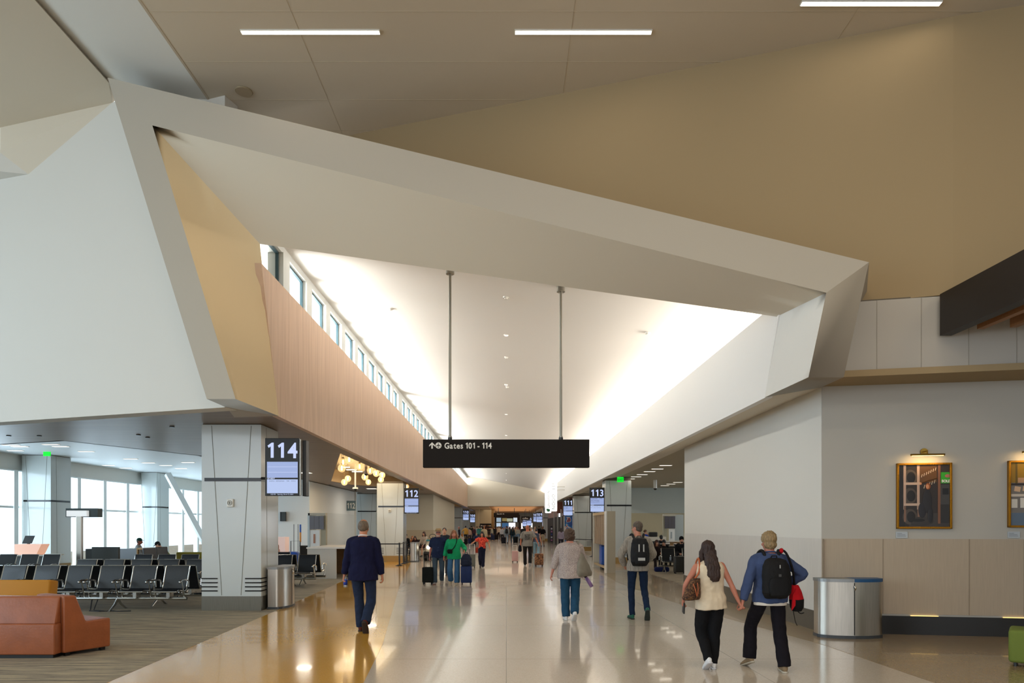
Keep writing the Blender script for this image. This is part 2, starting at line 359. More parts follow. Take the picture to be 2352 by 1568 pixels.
# white panel band under it
WP = lambda X: 10.6-.222*(X-5.24)
bm = BM(); slab(bm, [(5.0, WP(5.0), 4.06), (14.2, WP(14.2), 4.06), (14.2, WP(14.2), 5.22), (5.0, WP(5.0), 5.22)], (.05, .25, 0)); structure('wall_panel_band', bm, mat('band_panel', '#b9b3a9', .6))
bm = BM()
for px in (2014, 2116, 2225, 2335):
    p = on_plane(px, 800, 10.6+.222*5.24, -.222); box(bm, p.x-.006, p.x+.006, p.y-.004, p.y+.01, 4.06, 5.22)
structure('trim_panel_joints', bm, mat('joint_light', '#a8a196', .7))
bm = BM(); slab(bm, [(4.9, 10.6, 4.05), (14.2, WP(14.2), 4.05), (14.2, 11.5, 4.05), (5.25, 11.3, 4.05), (4.75, 10.9, 4.05)], (0, 0, .1)); structure('ceiling_band_soffit', bm, paint_beige)
bm = BM(); slab(bm, [(4.9, 10.7, 5.225), (14.2, 8.6, 5.225), (14.2, 10, 5.225), (4.9, 11.5, 5.225)], (0, 0, .02)); structure('trim_band_top', bm, seam)
# ---------------------------------------------------------------- right wall (pictures) and angled wall
RW = lambda X: 11.25-.166*(X-5.2)
bm = BM(); slab(bm, [(5.2, RW(5.2), 0), (14.2, RW(14.2), 0), (14.2, RW(14.2), 4.1), (5.2, RW(5.2), 4.1)], (.05, .25, 0)); structure('wall_right', bm, mat('warm_grey_paint', '#b8b3a9', .75))
bm = BM(); slab(bm, [(5.2, RW(5.2)-.012, .33), (14.2, RW(14.2)-.012, .33), (14.2, RW(14.2)-.012, 1.545), (5.2, RW(5.2)-.012, 1.545)], (0, .02, 0))
wain = structure('wall_right_wainscot', bm, mat('wainscot_panel', '#b3a28c', .5, noise_scale=3, noise_amt=.04, stretch=(20, 20, 1)))
bm = BM()
for px in (2028, 2226, 2352): 
    p = on_plane(px, 1300, 11.25+.166*5.2-.014, -.166); box(bm, p.x-.003, p.x+.003, p.y-.004, p.y+.004, .33, 1.54)
box(bm, 5.2, 5.21, 11.2, 11.24, 0, 1.54)
structure('trim_wainscot_joints', bm, mat('joint_tan', '#8f7f6c', .7))
bm = BM(); slab(bm, [(5.2, RW(5.2)-.03, 0), (14.2, RW(14.2)-.03, 0), (14.2, RW(14.2)-.03, .3), (5.2, RW(5.2)-.03, .3)], (0, .03, 0)); structure('baseboard_right', bm, base_black)
bm = BM(); box(bm, 5.2, 5.45, 11.27, 19.9, 0, 4.1); structure('wall_angled', bm, paint)
bm = BM(); box(bm, 5.188, 5.2, 11.25, 19.905, .33, 1.545); structure('wall_angled_wainscot', bm, mat('wainscot_grey', '#cdc8c0', .5, noise_scale=3, noise_amt=.04, stretch=(20, 20, 1)))
bm = BM(); box(bm, 5.17, 5.2, 11.22, 19.92, 0, .33); structure('baseboard_angled', bm, base_dark)
bm = BM(); box(bm, 5.2, 5.45, 19.9, 19.93, 0, 4.1); structure('trim_wall_end', bm, paint)
bm = BM(); box(bm, 5.45, 14.2, 19.7, 19.9, 0, 4.1); structure('wall_right_back', bm, paint)
# ---------------------------------------------------------------- corridor: fascias, clerestory, ceiling
bm = BM(); slab(bm, [(XL, 13.13, LOW-.01), (XL, YE, LOW-.01), (XL, YE, 6.45), (XL, 12.2, 6.45)], (-.12, 0, 0)); structure('wall_corridor_left_fascia', bm, wood_fascia)
bm = BM(); slab(bm, [(XR, 11.27, LOW), (XR, YE, LOW), (XR, YE, 5.45), (XR, 10.6, 5.28)], (.12, 0, 0)); structure('wall_corridor_right_fascia', bm, fascia_white)
bm = BM(); slab(bm, [(XR+.1, 10.7, 5.08), (5.0, 10.9, 5.08), (5.0, YE, 5.2), (XR+.1, YE, 5.2)], (0, 0, -.06)); slab(bm, [(5.0, 10.9, 5.0), (5.0, YE, 5.0), (5.0, YE, 6), (5.0, 10.9, 6)], (.1, 0, 0)); structure('trim_cove_shelf', bm, paint)
bm = BM()
Ls = [11.2, 26.5, 40, 53, 66, YE+1]; Lz = [7.31, 7.34, 7.45, 7.42, 7.44, 7.42]
for i in range(len(Ls)-1):
    y0, y1 = Ls[i], Ls[i+1]; ym = y0+(y1-y0)*.62
    L0 = Vector((XL-.12, y0+(1.4 if i == 0 else 0), Lz[i])); L1 = Vector((XL-.12, y1, Lz[i+1])); R0 = Vector((5.02, y0, 5.55)); R1 = Vector((5.02, y1, 5.55))
    M = Vector((.6, ym, 6.42)); 
    for t in ((L0, L1, M), (L0, M, R0), (M, R1, R0), (L1, R1, M)):
        vs = [bm.verts.new(p) for p in t]; bm.faces.new(vs)
bmesh.ops.remove_doubles(bm, verts=bm.verts, dist=.01)
bmesh.ops.recalc_face_normals(bm, faces=bm.faces[:])
g = bmesh.ops.extrude_face_region(bm, geom=bm.faces[:]); bmesh.ops.translate(bm, verts=[v for v in g['geom'] if isinstance(v, bmesh.types.BMVert)], vec=(0, 0, .2))
structure('ceiling_corridor', bm, corr_ceil)
# clerestory
bm = BM(); box(bm, XL-.6, XL-.1, 12.4, YE, 6.34, 6.44); structure('trim_clerestory_sill', bm, frame_white)
bm = BM(); box(bm, XL-.4, XL-.05, 12.4, YE, 7.16, 7.42); structure('trim_clerestory_head', bm, frame_white)
bm = BM(); box(bm, -6.3, XL-.06, 13.6, YE, 7.43, 7.55); structure('trim_clerestory_light_seal', bm, paint)  # roof strip added to keep clerestory light from leaking into the hall
y = 13.0-.7; n = 0
while y < YE:
    w = .4
    if abs(y-27) < .8 or abs(y-40.6) < .8 or abs(y-53.5) < .8: w = 1.0
    bm = BM(); box(bm, XL-.34, XL-.03, y+1.2, y+1.2+w, 6.44, 7.17); structure('trim_clerestory_mullion', bm, frame_white)
    win = BM(); s = .035
    for (p, q, u, v) in ((y, y+1.2, 6.44, 6.44+s), (y, y+1.2, 7.16-s, 7.16), (y, y+s, 6.44, 7.16), (y+1.2-s, y+1.2, 6.44, 7.16)): box(win, XL-.18, XL-.12, p, q, u, v)
    n += 1
    wo = structure('window_%d' % n, win, mat('dark_glazing_bead', '#3c5660', .4))
    g = BM(); box(g, XL-.155, XL-.145, y+s, y+1.2-s, 6.44+s, 7.16-s); obj('pane', g, glass, wo)
    y += 1.2+w
# end bulkhead of the corridor
TL = at(1075, 1095, YE); TR = at(1243, 1139, YE); BR = at(1238, 1162, YE); BL = at(1089, 1162, YE)
bm = BM(); slab(bm, [BL, BR, (XR+.2, YE+.01, BR.z), (XR+.2, YE, TR.z+.75), (XL-.4, YE, TL.z+.5), (XL-.4, YE, BL.z)], (0, .4, 0)); structure('wall_corridor_end', bm, mat('bulkhead_beige', '#ece2cf', .8))
# ---------------------------------------------------------------- low ceilings
cof = [(-4.85, 19.9, LOW), (-8.3, 32.3, LOW), (-8.0, 35, LOW), (-4.85, 40.2, LOW)]
cof2 = [(-4.85, 62, LOW), (-7.0, 68, LOW), (-4.85, 76, LOW)]
bm = BM(); slab(bm, [(-5.0, 12.15, LOW), (-20, WL(-20), LOW), (-20, 17.7, LOW), (-13, 17.7, LOW), (-11, 17.0, LOW), (-9.3, 20.5, LOW), (-9.3, 116, LOW), (XL-.01, 116, LOW), (XL-.01, 13.1, LOW)], (0, 0, .14), [cof, cof2]); structure('ceiling_wood', bm, wood_ceil)
for k, cf in enumerate((cof, cof2)):
    up = [(x, y, LOW+.62) for x, y, z in cf]
    bm = BM(); slab(bm, up, (0, 0, .05)); structure('ceiling_coffer_top', bm, mat('coffer_paint', '#b9aa92', .8))
    bm = BM()
    for i in range(len(cf)):
        p, q = Vector(cf[i]), Vector(cf[(i+1) % len(cf)]); cen = sum((Vector(v) for v in cf), Vector())/len(cf)
        nrm = Vector((q.y-p.y, p.x-q.x, 0)).normalized(); 
        if nrm.dot(cen-p) > 0: nrm = -nrm
        p = p-nrm*.015+Vector((0, 0, .012)); q = q-nrm*.015+Vector((0, 0, .012))
        slab(bm, [p, q, q+Vector((0, 0, .66)), p+Vector((0, 0, .66))], nrm*.1)
    structure('trim_coffer_side', bm, mat('coffer_side', '#cdb28a', .7))
bm = BM(); slab(bm, [(-20, 17.4, 4.47), (-9.25, 17.4, 4.47), (-9.25, 116, 4.47), (-20, 116, 4.47)], (0, 0, .12)); structure('ceiling_hold_room', bm, mat('grey_ceiling_tile', '#cdd2d5', .5))
bm = BM(); slab(bm, [(-9.28, 20.5, LOW), (-9.28, 116, LOW), (-9.28, 116, 4.5), (-9.28, 20.5, 4.5)], (.1, 0, 0)); slab(bm, [(-20, 17.72, LOW), (-13, 17.72, LOW), (-13, 17.72, 4.5), (-20, 17.72, 4.5)], (0, -.1, 0))
slab(bm, [(-13, 17.7, LOW), (-11, 17.0, LOW), (-11, 17.0, 4.5), (-13, 17.7, 4.5)], (0, -.1, 0)); slab(bm, [(-11, 17.0, LOW), (-9.3, 20.5, LOW), (-9.3, 20.5, 4.5), (-11, 17, 4.5)], (.1, 0, 0)); structure('trim_soffit_step', bm, mat('soffit_step_paint', '#aab0b2', .6))
bm = BM(); slab(bm, [(XR+.1, 11.3, 3.9), (5.25, 11.3, 4.05), (5.25, 19.9, 4.05), (5.25, 116, 4.05), (XR+.1, 116, 3.9)], (0, 0, .1)); structure('ceiling_right_soffit', bm, paint_ceiling)
bm = BM(); slab(bm, [(5.25, 19.6, 4.05), (26, 19.6, 4.05), (26, 116, 4.05), (5.25, 116, 4.05)], (0, 0, .1)); structure('ceiling_right_hold', bm, mat('beige_ceiling_tile', '#b9b09b', .8))
# ---------------------------------------------------------------- window walls left
def window_wall(x, y0, y1, head, top, mats=(frame_white, glass), pitch=1.9, w=.22, transom=2.47, nm0=50):
    bm = BM(); box(bm, x-.25, x+.02, y0, y1, head, top); structure('wall_window_head', bm, paint)
    bm = BM(); box(bm, x-.06, x+.06, y0, y1, transom-.04, transom+.04); box(bm, x-.08, x+.08, y0, y1, 0, .08); box(bm, x-.08, x+.1, y0, y1, head-.05, head); structure('trim_transom', bm, frame_white)
    y = y0; k = nm0
    while y < y1-.3:
        bm = BM(); box(bm, x-.12, x+.12, y-w/2, y+w/2, 0, head); structure('trim_window_mullion', bm, frame_white)
        bm = BM(); box(bm, x-.012, x, y+w/2, y+pitch-w/2, .08, head-.05); structure('window_%d' % k, bm, glass); k += 1
        y += pitch
window_wall(-18.6, 18.15, 56, 3.87, 4.5)
window_wall(-18.6, -13.2, 12.8, 8.3, 9.4, pitch=2.6, transom=3.8, nm0=80)
bm = BM(); box(bm, -20, -18.3, 12.7, 18.2, 0, 9.5); structure('wall_left_return', bm, paint)
bm = BM(); box(bm, -20, 14.2, -14.3, -14.1, 0, 1.0); box(bm, -20, 14.2, -14.3, -14.1, 8.8, 9.5); structure('wall_back', bm, paint)
for k in range(9):
    bm = BM(); box(bm, -20+k*4.2-.1, -20+k*4.2+.1, -14.2, -14.0, 1, 8.8); structure('trim_back_mullion', bm, frame_white)
bm = BM(); box(bm, 14.1, 14.3, -14.3, 20, 0, 9.5); structure('wall_right_side', bm, paint)
# pier blocks between the gates
bm = BM(); box(bm, -13.4, -9.4, 32.6, 42.6, 0, 4.47); structure('wall_pier_left', bm, mat('pier_white_paint', '#eef0ee', .7))
bm = BM(); box(bm, -9.40, -9.385, 32.62, 42.6, .3, 2.45); structure('wall_pier_left_wainscot', bm, mat('pier_wainscot', '#dfe2e0', .5))
bm = BM(); box(bm, -6.95, -4.87, 45.5, 64, 0, LOW); box(bm, -9.3, -6.95, 50, 64, 0, LOW); structure('wall_pier_far', bm, mat('pier_beige_paint', '#c6bda9', .7))
bm = BM(); box(bm, -4.87, -4.855, 45.52, 64, .2, 1.5); box(bm, -6.95, -4.87, 45.48, 45.5, .2, 1.5); structure('wall_pier_far_wainscot', bm, mat('pier_far_wainscot', '#b9a78b', .6))
bm = BM(); box(bm, -19, -9.4, 56, 56.3, 0, 4.5); structure('wall_hold_room_end', bm, paint)
bm = BM(); box(bm, 6.4, 26, 41, 41.3, 0, 4.1); structure('wall_right_hold_end', bm, paint_grey)
bm = BM(); box(bm, 6.4, 26, 40.97, 41, .15, 2.53); structure('wall_right_hold_wainscot', bm, mat('hold_wainscot', '#b7ab8c', .6))
bm = BM(); box(bm, 24, 24.2, 20, 41, 0, .9); box(bm, 24, 24.2, 20, 41, 3.6, 4.1); structure('wall_right_hold_side', bm, paint)
# ---------------------------------------------------------------- far concourse beyond the bulkhead
bm = BM(); box(bm, -20, 26, 116, 116.3, 0, 4.6); structure('wall_far_end', bm, mat('far_wall', '#8d8474', .7))
# ================================================================ fittings and furniture
led = mat('led_white', '#ffffff', .5, emit='#fff4e2', estr=6)
led_soft = mat('led_soft', '#ffffff', .5, emit='#fff4e2', estr=1.8)
led_warm = mat('led_warm', '#ffdca0', .5, emit='#ffc873', estr=7)
scr_blue = mat('screen_lit', '#000000', .3, emit='#a3b5e6', estr=.85)
scr_pale = mat('screen_pale', '#000000', .3, emit='#b4c5ee', estr=.95)
scr_num = mat('screen_number', '#000000', .3, emit='#c6d2f8', estr=1.0)
scr_dark = mat('screen_dark', '#0b0d12', .15)
scr_ink = mat('screen_ink', '#26305c', .5)
scr_line = mat('screen_line', '#000000', .3, emit='#cdd8fa', estr=1.0)
black_plastic = mat('black_plastic', '#141414', .45)
white_plastic = mat('white_plastic', '#e4e2da', .4)
sign_ink = mat('sign_lettering', '#c9c5bb', .6, emit='#c9c5bb', estr=.25)
brass = mat('brass', '#9a7a34', .3, .9)
vinyl_black = mat('black_upholstery', '#14181d', .38, bump=.1, bump_scale=60, coat=.15)
leather = mat('rust_leather', '#96532f', .42, noise_scale=5, noise_amt=.12, bump=.12, bump_scale=30)
mustard = mat('mustard_fabric', '#b5780c', .7)
green_fabric = mat('green_fabric', '#6b7a30', .85, bump=.2, bump_scale=200)
olive = mat('olive_fabric', '#7a6f12', .8)
laminate = mat('counter_laminate', '#cfc9bd', .4)
desk_wood = mat('desk_wood', '#8d6c42', .5, noise_scale=2, stretch=(1, 1, 12))
blue_plastic = mat('blue_plastic', '#1548a0', .35)
rubber = mat('rubber', '#17171a', .7)

def pillar(x0, x1, y0, y1, h, base_mat, stripe=2.715, chamfer=0, name='pillar', alarm=None, simple=False):
    xm = (x0+x1)/2
    b = BM(); box(b, x0, x1, y0, y1, .30, h)
    p = structure(name, b, pillar_white); p['kind'] = 'structure'
    b = BM(); box(b, x0-.004, x1+.004, y0-.004, y1+.004, 0, .30); obj('base', b, base_mat, p)
    b = BM(); box(b, x0+.06, x1+.012, y0-.012, y1-.06, stripe-.035, stripe+.035); obj('band', b, black_gloss, p)
    b = BM()
    for s in (-1, 1):       # tapering panel joints on the front and the side
        t, u = xm+s*.41, xm+s*.20
        d = .006
        slab(b, [(t-d, y0-.003, h-.02), (t+d, y0-.003, h-.02), (u+d, y0-.003, .32), (u-d, y0-.003, .32)], (0, .004, 0))
    for sx in (x0, x1):
        ss = -1 if sx == x0 else 1
        slab(b, [(sx+ss*.003, y0+.3, h-.02), (sx+ss*.003, y0+.312, h-.02), (sx+ss*.003, y0+.372, .32), (sx+ss*.003, y0+.36, .32)], (-ss*.004, 0, 0))
    obj('panel_joint', b, groove, p)
    if not simple:
        for i in range(4):
            z = .40+.085*i
            b = BM(); box(b, x0-.004, x0+.33, y0-.012, y0+.01, z, z+.022); box(b, x1-.33, x1+.012, y0-.012, y0+.01, z, z+.022); box(b, x1-.01, x1+.012, y0-.012, y0+.3, z, z+.022)
            obj('vent_slot', b, black_panel, p)
    b = BM(); box(b, x0+.02, x1-.02, y0+.02, y1-.02, h, h+.1); obj('cap', b, seam, p)
    if alarm:
        t = empty('fire_alarm', (alarm[0], y0, alarm[1]), 0, alarm[2], 'alarm')
        b = BM(); bbox(b, -.07, .07, -.05, 0, -.085, .085, .015); obj('housing', b, white_plastic, t)
        b = BM(); tube(b, [(.045*math.cos(a), -.052, .045*math.sin(a)) for a in [k*math.pi/8 for k in range(16)]], .006, 6, closed=True); box(b, -.03, .03, -.056, -.048, -.006, .006); box(b, -.006, .006, -.056, -.048, -.03, .03); obj('sounder', b, groove, t)
    return p
pillar(-6.31, -5.08, 14.14, 15.2, 3.85, mat('pillar_base_steel', '#8d8a80', .3, .8, noise_scale=4, stretch=(40, 40, 1)), alarm=(-5.71, 2.23, 'white square fire alarm on the front of the nearest white pillar'))
pillar(-6.35, -5.06, 33.5, 34.6, 3.85, mat('pillar_base_wood', '#9c7c46', .5), alarm=(-5.72, 2.5, 'small cream fire alarm on the pillar behind the queue barriers'))
wood_base = MATS['pillar_base_wood']
pillar(4.62, 5.82, 31.8, 32.9, 3.87, wood_base)
pillar(4.75, 5.97, 48, 49.1, 3.87, wood_base)
pillar(4.27, 5.5, 80, 81.2, 3.9, wood_base, simple=True)
pillar(-9.75, -8.5, 44.5, 45.6, 3.84, wood_base, simple=True)
pillar(-6.4, -5.14, 80, 81.2, 3.87, wood_base, simple=True)
pillar(-6.4, -5.12, 95.1, 96.3, 3.87, wood_base, simple=True)
pillar(-18.45, -17.35, 26, 27.2, 4.45, wood_base)
pillar(-18.4, -17.6, 34.4, 35.6, 4.45, wood_base, simple=True)
# diagonal brace in the hold room
b = BM(); tube(b, [at(385, 1088, 33), at(470, 1245, 33)], .17, 4); structure('trim_diagonal_brace', b, frame_white)

# ---- gate number screens
def gate_screen(num, x, y, w, ztop, label, lines, double=None, bracket=None, depth=.09, hang=None):
    h = w*1.69
    t = empty('gate_screen', (x, y, ztop-h), 0, label, 'screen', 'gate number screens')
    b = BM(); bbox(b, -w/2, w/2, 0, depth, 0, h, .008); obj('housing', b, black_plastic, t)
    b = BM(); box(b, -w*.44, w*.46, -.004, .002, h*.315, h*.59); obj('display', b, scr_blue, t)
    b = BM(); box(b, -w*.44, w*.46, -.004, .002, h*.045, h*.285); obj('display', b, scr_pale, t)
    lettering('lettering', num, (.01*w, -.007, h*.79), w*.62, scr_num, t, .022, True, .92, .17)
    if 'plain' in lines:
        b = BM()
        for z in (.405, .5): box(b, -w*.42, w*.44, -.006, -.003, h*z, h*z+.006)
        obj('lettering', b, scr_line, t)
    for k, (s, xx, zz, sz, al) in enumerate(lines.get('text', ())):
        text('lettering', s, (xx*w, -.0055, zz*h), sz*w, scr_ink, t, ax=al, ext=.0005)
    text('lettering', 'UP NEXT', (-w*.43, -.006, h*.30), w*.055, scr_line, t, ext=.0005, bold=.001)
    text('lettering', '5:55 PM    Saturday, March 23, 2024', (0, -.006, h*.024), w*.045, scr_line, t, ax='CENTER', ext=.0005)
    text('lettering', 'FLIGHT #    DESTINATION      TIME     STATUS', (0.01*w, -.0055, h*.255), w*.038, scr_ink, t, ax='CENTER', ext=.0005)
    if hang:
        b = BM(); cyl(b, 0, .05, h, 4.27-(ztop-h), .03, 8); obj('hanging_pole', b, dark_steel, t)
    if double:
        b = BM(); bbox(b, w/2+.012, w/2+.03, .0, .06, .005, h-.02, .004); obj('edge_strip', b, steel, t)
        b = BM(); bbox(b, w/2+.03, w/2+.11, .12, .32, 0, h-.03, .006); obj('rear_screen', b, black_plastic, t)
    if bracket:
        b = BM(); tube(b, [(bracket[0], .15, h*.31), (0, .15, h*.31)], .03, 8); box(b, bracket[0]*.55-.05 if bracket[0] < 0 else bracket[0]*.55, bracket[0]*.55+.05 if bracket[0] < 0 else bracket[0]*.55+.1, .08, .2, h*.27, h*.35); obj('bracket', b, dark_steel, t)
    return t
gate_screen('114', -4.60, 14.0, .70, 3.555, 'black gate screen reading 114 beside the nearest white pillar', {'plain': 1}, double=1, bracket=(-.48, 0))
gate_screen('112', -4.665, 33.55, .74, 3.62, 'black gate screen reading 112 beside the pillar with queue barriers', {'plain': 1}, bracket=(-.42, 0))
l113 = {'text': (('Southwest    1402', -.42, .565, .105, 'LEFT'), ('San Francisco', -.42, .495, .105, 'LEFT'), ('Boarding at 6:00 PM', -.42, .43, .07, 'LEFT'), ('1786   Las Vegas   7:05  On Time', -.42, .2, .05, 'LEFT'))}
l111 = {'text': (('Southwest    1786', -.42, .565, .105, 'LEFT'), ('Las Vegas', -.42, .495, .105, 'LEFT'), ('Departs 6:35 PM', -.42, .43, .07, 'LEFT'))}
gate_screen('113', 4.25, 32.0, .70, 3.56, 'black gate screen reading 113 above the wood slat kiosk', l113, bracket=(.40, 0))
gate_screen('111', 4.34, 48.1, .70, 3.65, 'black gate screen reading 111 above the blue mural', l111, bracket=(.41, 0))
gate_screen('110', -4.76, 80.1, .72, 3.65, 'small distant gate screen reading 110', l111, bracket=(-.40, 0))
gate_screen('108', -4.72, 95.2, .72, 3.48, 'small distant gate screen reading 108', l111, bracket=(-.42, 0))
gate_screen('109', 3.86, 80.1, .70, 3.37, 'small distant gate screen reading 109', l111, bracket=(.42, 0))
gate_screen('107', 3.92, 91.0, .70, 3.50, 'distant gate screen partly hidden behind the one reading 109', l111, hang=1)
gate_screen('105', 3.2, 96.0, .70, 3.0, 'farthest lit gate screen beside the coffee sign', l111, hang=1)
gate_screen('103', 2.6, 96.4, .70, 2.9, 'lit gate screen low at the far end of the concourse', l111, hang=1)

# ---- hanging direction sign
t = empty('hanging_sign', (-.003, 12.9, 2.86), 0, 'long black hanging sign with an arrow and the words Gates 101 - 114', 'sign')
b = BM(); bbox(b, -1.575, 1.575, 0, .16, 0, .53, .008); obj('panel', b, black_panel, t)
for xx, zt in ((-1.067, 3.84), (1.04, 3.50)):
    b = BM(); tube(b, [(xx, .08, .06 if 0 else .53), (xx, .08, zt)], .026, 12); cyl(b, xx, .08, .53, .60, .035); cyl(b, xx, .08, zt-.16, zt-.06, .08); obj('hanging_pole', b, mat('pole_grey', '#8f8b80', .35, .6), t)
    b = BM(); cyl(b, xx, .08, .53, .575, .042); obj('pole_foot', b, dark_steel, t)
lettering('lettering', 'Gates 101 - 114', (-1.165, -.005, .412), .155, sign_ink, t, .022, False, .86, .085)
b = BM(); slab(b, [(-1.455, -.004, .42), (-1.40, -.004, .475), (-1.345, -.004, .42), (-1.345, -.004, .392), (-1.386, -.004, .43), (-1.386, -.004, .355), (-1.414, -.004, .355), (-1.414, -.004, .43), (-1.455, -.004, .392)], (0, .004, 0)); obj('arrow', b, sign_ink, t)
b = BM(); tube(b, [(-1.28, -.006, .414), (-1.28, .002, .414)], .058, 32); pic = obj('plane_symbol', b, sign_ink, t)
b = BM(); box(b, -1.285, -1.275, -.009, -.006, .37, .46)
slab(b, [(-1.28, -.008, .435), (-1.325, -.008, .405), (-1.325, -.008, .395), (-1.28, -.008, .412), (-1.235, -.008, .395), (-1.235, -.008, .405)], (0, .002, 0)); box(b, -1.297, -1.263, -.009, -.006, .378, .386); obj('plane', b, black_panel, pic)

# ---- recycling bins
def recycling_bin(x, y, rz, label, lid_a, lid_b, h=.93, w=.49):
    t = empty('recycling_bin', (x, y, 0), rz, label, 'recycling bin', 'steel recycling bins')
    N = 10
    def arc(a0, a1, grow=0, dep=.20, z=0):
        return [Vector(((w+grow)*math.sin(R(a0+(a1-a0)*i/N)), -(dep+grow)*math.cos(R(a0+(a1-a0)*i/N)), z)) for i in range(N+1)]
    for nm, a0, a1, m in (('left_door', -90, -2, steel), ('right_door', -2, 90, steel)):
        p = arc(a0, a1, z=.05); e = [Vector((p[-1].x, .16, .05)), Vector((p[0].x, .16, .05))]
        b = BM(); slab(b, p+e, (0, 0, h-.10)); obj('door', b, m, t, smooth='auto')
    b = BM(); p = arc(-90, 90, .012, z=0); slab(b, p+[Vector((w+.012, .17, 0)), Vector((-w-.012, .17, 0))], (0, 0, .05)); obj('plinth', b, mat('bin_plinth', '#3c4044', .4), t)
    for a0, a1, m in ((-90, -2, lid_a), (-2, 90, lid_b)):
        p = arc(a0, a1, .012, z=h-.05); e = [Vector((p[-1].x, .17, h-.05)), Vector((p[0].x, .17, h-.05))]
        b = BM(); slab(b, p+e, (0, 0, .05)); obj('lid', b, m, t)
    b = BM(); tube(b, [(-.012, -.212, .78 if 0 else h-.17), (-.012, -.235, h-.14), (-.012, -.212, h-.11)], .012, 8); obj('handle', b, chrome, t)
    b = BM(); box(b, -.02, -.008, -.206, -.19, .06, h-.06); obj('door_gap', b, black_plastic, t)
    return t
grey_lid = mat('grey_lid', '#8e9090', .35, .5); blue_lid = mat('blue_lid', '#1e4f7c', .4)
recycling_bin(5.42, 10.78, R(-3), 'wide curved steel recycling bin with a half blue lid by the picture wall', grey_lid, blue_lid)
recycling_bin(-4.86, 14.85, R(90), 'steel recycling bin standing against the nearest white pillar', grey_lid, grey_lid, .89)
recycling_bin(-4.55, 34.0, R(90), 'distant steel bin behind the black queue barriers', grey_lid, grey_lid, .95)

# ---- beam seating
def seat_profile(off):      # (y, z) along the sling, seat front to back top; facing -y
    P = [(-.25, .405), (-.20, .43), (-.10, .415), (.02, .395), (.12, .395), (.18, .43), (.21, .50), (.25, .62), (.30, .76), (.335, .87), (.35, .90)]
    out = []
    for i, (y, z) in enumerate(P):
        a = P[max(i-1, 0)]; c = P[min(i+1, len(P)-1)]; d = Vector((c[0]-a[0], c[1]-a[1])).normalized()
        out.append((y - d.y*off, z + d.x*off))
    return out
def sweep_x(b, top, bot, x0, x1):
    pts = top + list(reversed(bot)); A = [b.verts.new((x0, y, z)) for y, z in pts]; B = [b.verts.new((x1, y, z)) for y, z in pts]
    n = len(pts); m = len(top)
    for i in range(n): b.faces.new((A[i], A[(i+1) % n], B[(i+1) % n], B[i]))
    for i in range(m-1):
        for S in (A, B): b.faces.new((S[i], S[i+1], S[n-2-i], S[n-1-i]))
def mesh_of(b, name, m, smooth=False):
    o = obj(name, b, m, smooth=smooth); me = o.data; bpy.data.objects.remove(o); return me
hi, lo = seat_profile(.022), seat_profile(-.012)
b = BM(); sweep_x(b, hi[:6], lo[:6], -.235, .235); M_SEAT = mesh_of(b, 'seat', vinyl_black, 'auto')
b = BM(); sweep_x(b, hi[5:], lo[5:], -.235, .235); M_BACK = mesh_of(b, 'backrest', vinyl_black, 'auto')
b = BM()
for s in (-1, 1): tube(b, [(s*.25, y, z) for y, z in seat_profile(.005)], .015, 8)
tube(b, [(-.25, .352, .902), (.25, .352, .902)], .014, 8); tube(b, [(-.25, -.25, .405), (.25, -.25, .405)], .014, 8); tube(b, [(-.25, .16, .39), (.25, .16, .39)], .014, 8)
box(b, -.035, .035, -.1, .08, .27, .395)
M_FRAME = mesh_of(b, 'seat_frame', chrome, 'auto')
b = BM(); tube(b, [(0, .20, .47), (0, .19, .60), (0, .05, .635), (0, -.12, .63), (0, -.19, .60)], [.014, .016, .019, .019, .024], 8); sphere(b, (0, -.19, .60), .028); tube(b, [(0, -.12, .62), (0, -.05, .42), (0, .0, .27)], .015, 8); M_ARM = mesh_of(b, 'armrest', chrome, 'auto')
b = BM(); tube(b, [(0, 0, .24), (0, -.12, .12), (0, -.30, .015)], [.03, .024, .018], 8); tube(b, [(0, 0, .24), (0, .12, .12), (0, .30, .015)], [.03, .024, .018], 8); cyl(b, 0, -.31, 0, .02, .03, 10); cyl(b, 0, .31, 0, .02, .03, 10); M_LEG = mesh_of(b, 'leg', chrome, 'auto')
def beam_seat(n, x, y, rz, label, pitch=.69, legs=None, arms=True):
    t = empty('beam_seat', (x, y, 0), rz, label, 'seating', 'black airport beam seats')
    for i in range(n):
        px = (i-(n-1)/2)*pitch
        for nm, me in (('seat', M_SEAT), ('backrest', M_BACK), ('seat_frame', M_FRAME)): link_obj(nm, me, None, t, (px, 0, 0))
        if arms and (i > 0):
            link_obj('armrest', M_ARM, None, t, (px-pitch/2-.05, 0, 0)); link_obj('armrest', M_ARM, None, t, (px-pitch/2+.05, 0, 0))
    for s in (-1, 1): link_obj('armrest', M_ARM, None, t, (s*((n-1)/2*pitch+pitch/2-.05), 0, 0))
    b = BM(); tube(b, [(-(n*pitch)/2, 0, .25), ((n*pitch)/2, 0, .25)], .035, 10); obj('beam', b, chrome, t)
    for px in legs or (-(n-2)/2*pitch*.9, (n-2)/2*pitch*.9): link_obj('leg', M_LEG, None, t, (px, 0, 0))
    return t
xr = (407-1163)/1568*14.5
beam_seat(7, xr-3*.69, 14.2, 0, 'nearest row of black seats facing the camera in front of the windows', legs=(-1.5, .98))
beam_seat(7, xr-3*.69+.05, 15.05, R(180), 'black seats back to back with the nearest row', legs=(-1.35, 1.7))
beam_seat(5, -9.2, 16.9, 0, 'second row of black seats, one behind the nearest pair', legs=(-1.2, 1.2))
beam_seat(5, -9.15, 17.75, R(180), 'black seats back to back with the second row')
beam_seat(3, -10.05, 19.9, 0, 'third row of black seats in front of the wooden counter', legs=(-.5, .5))
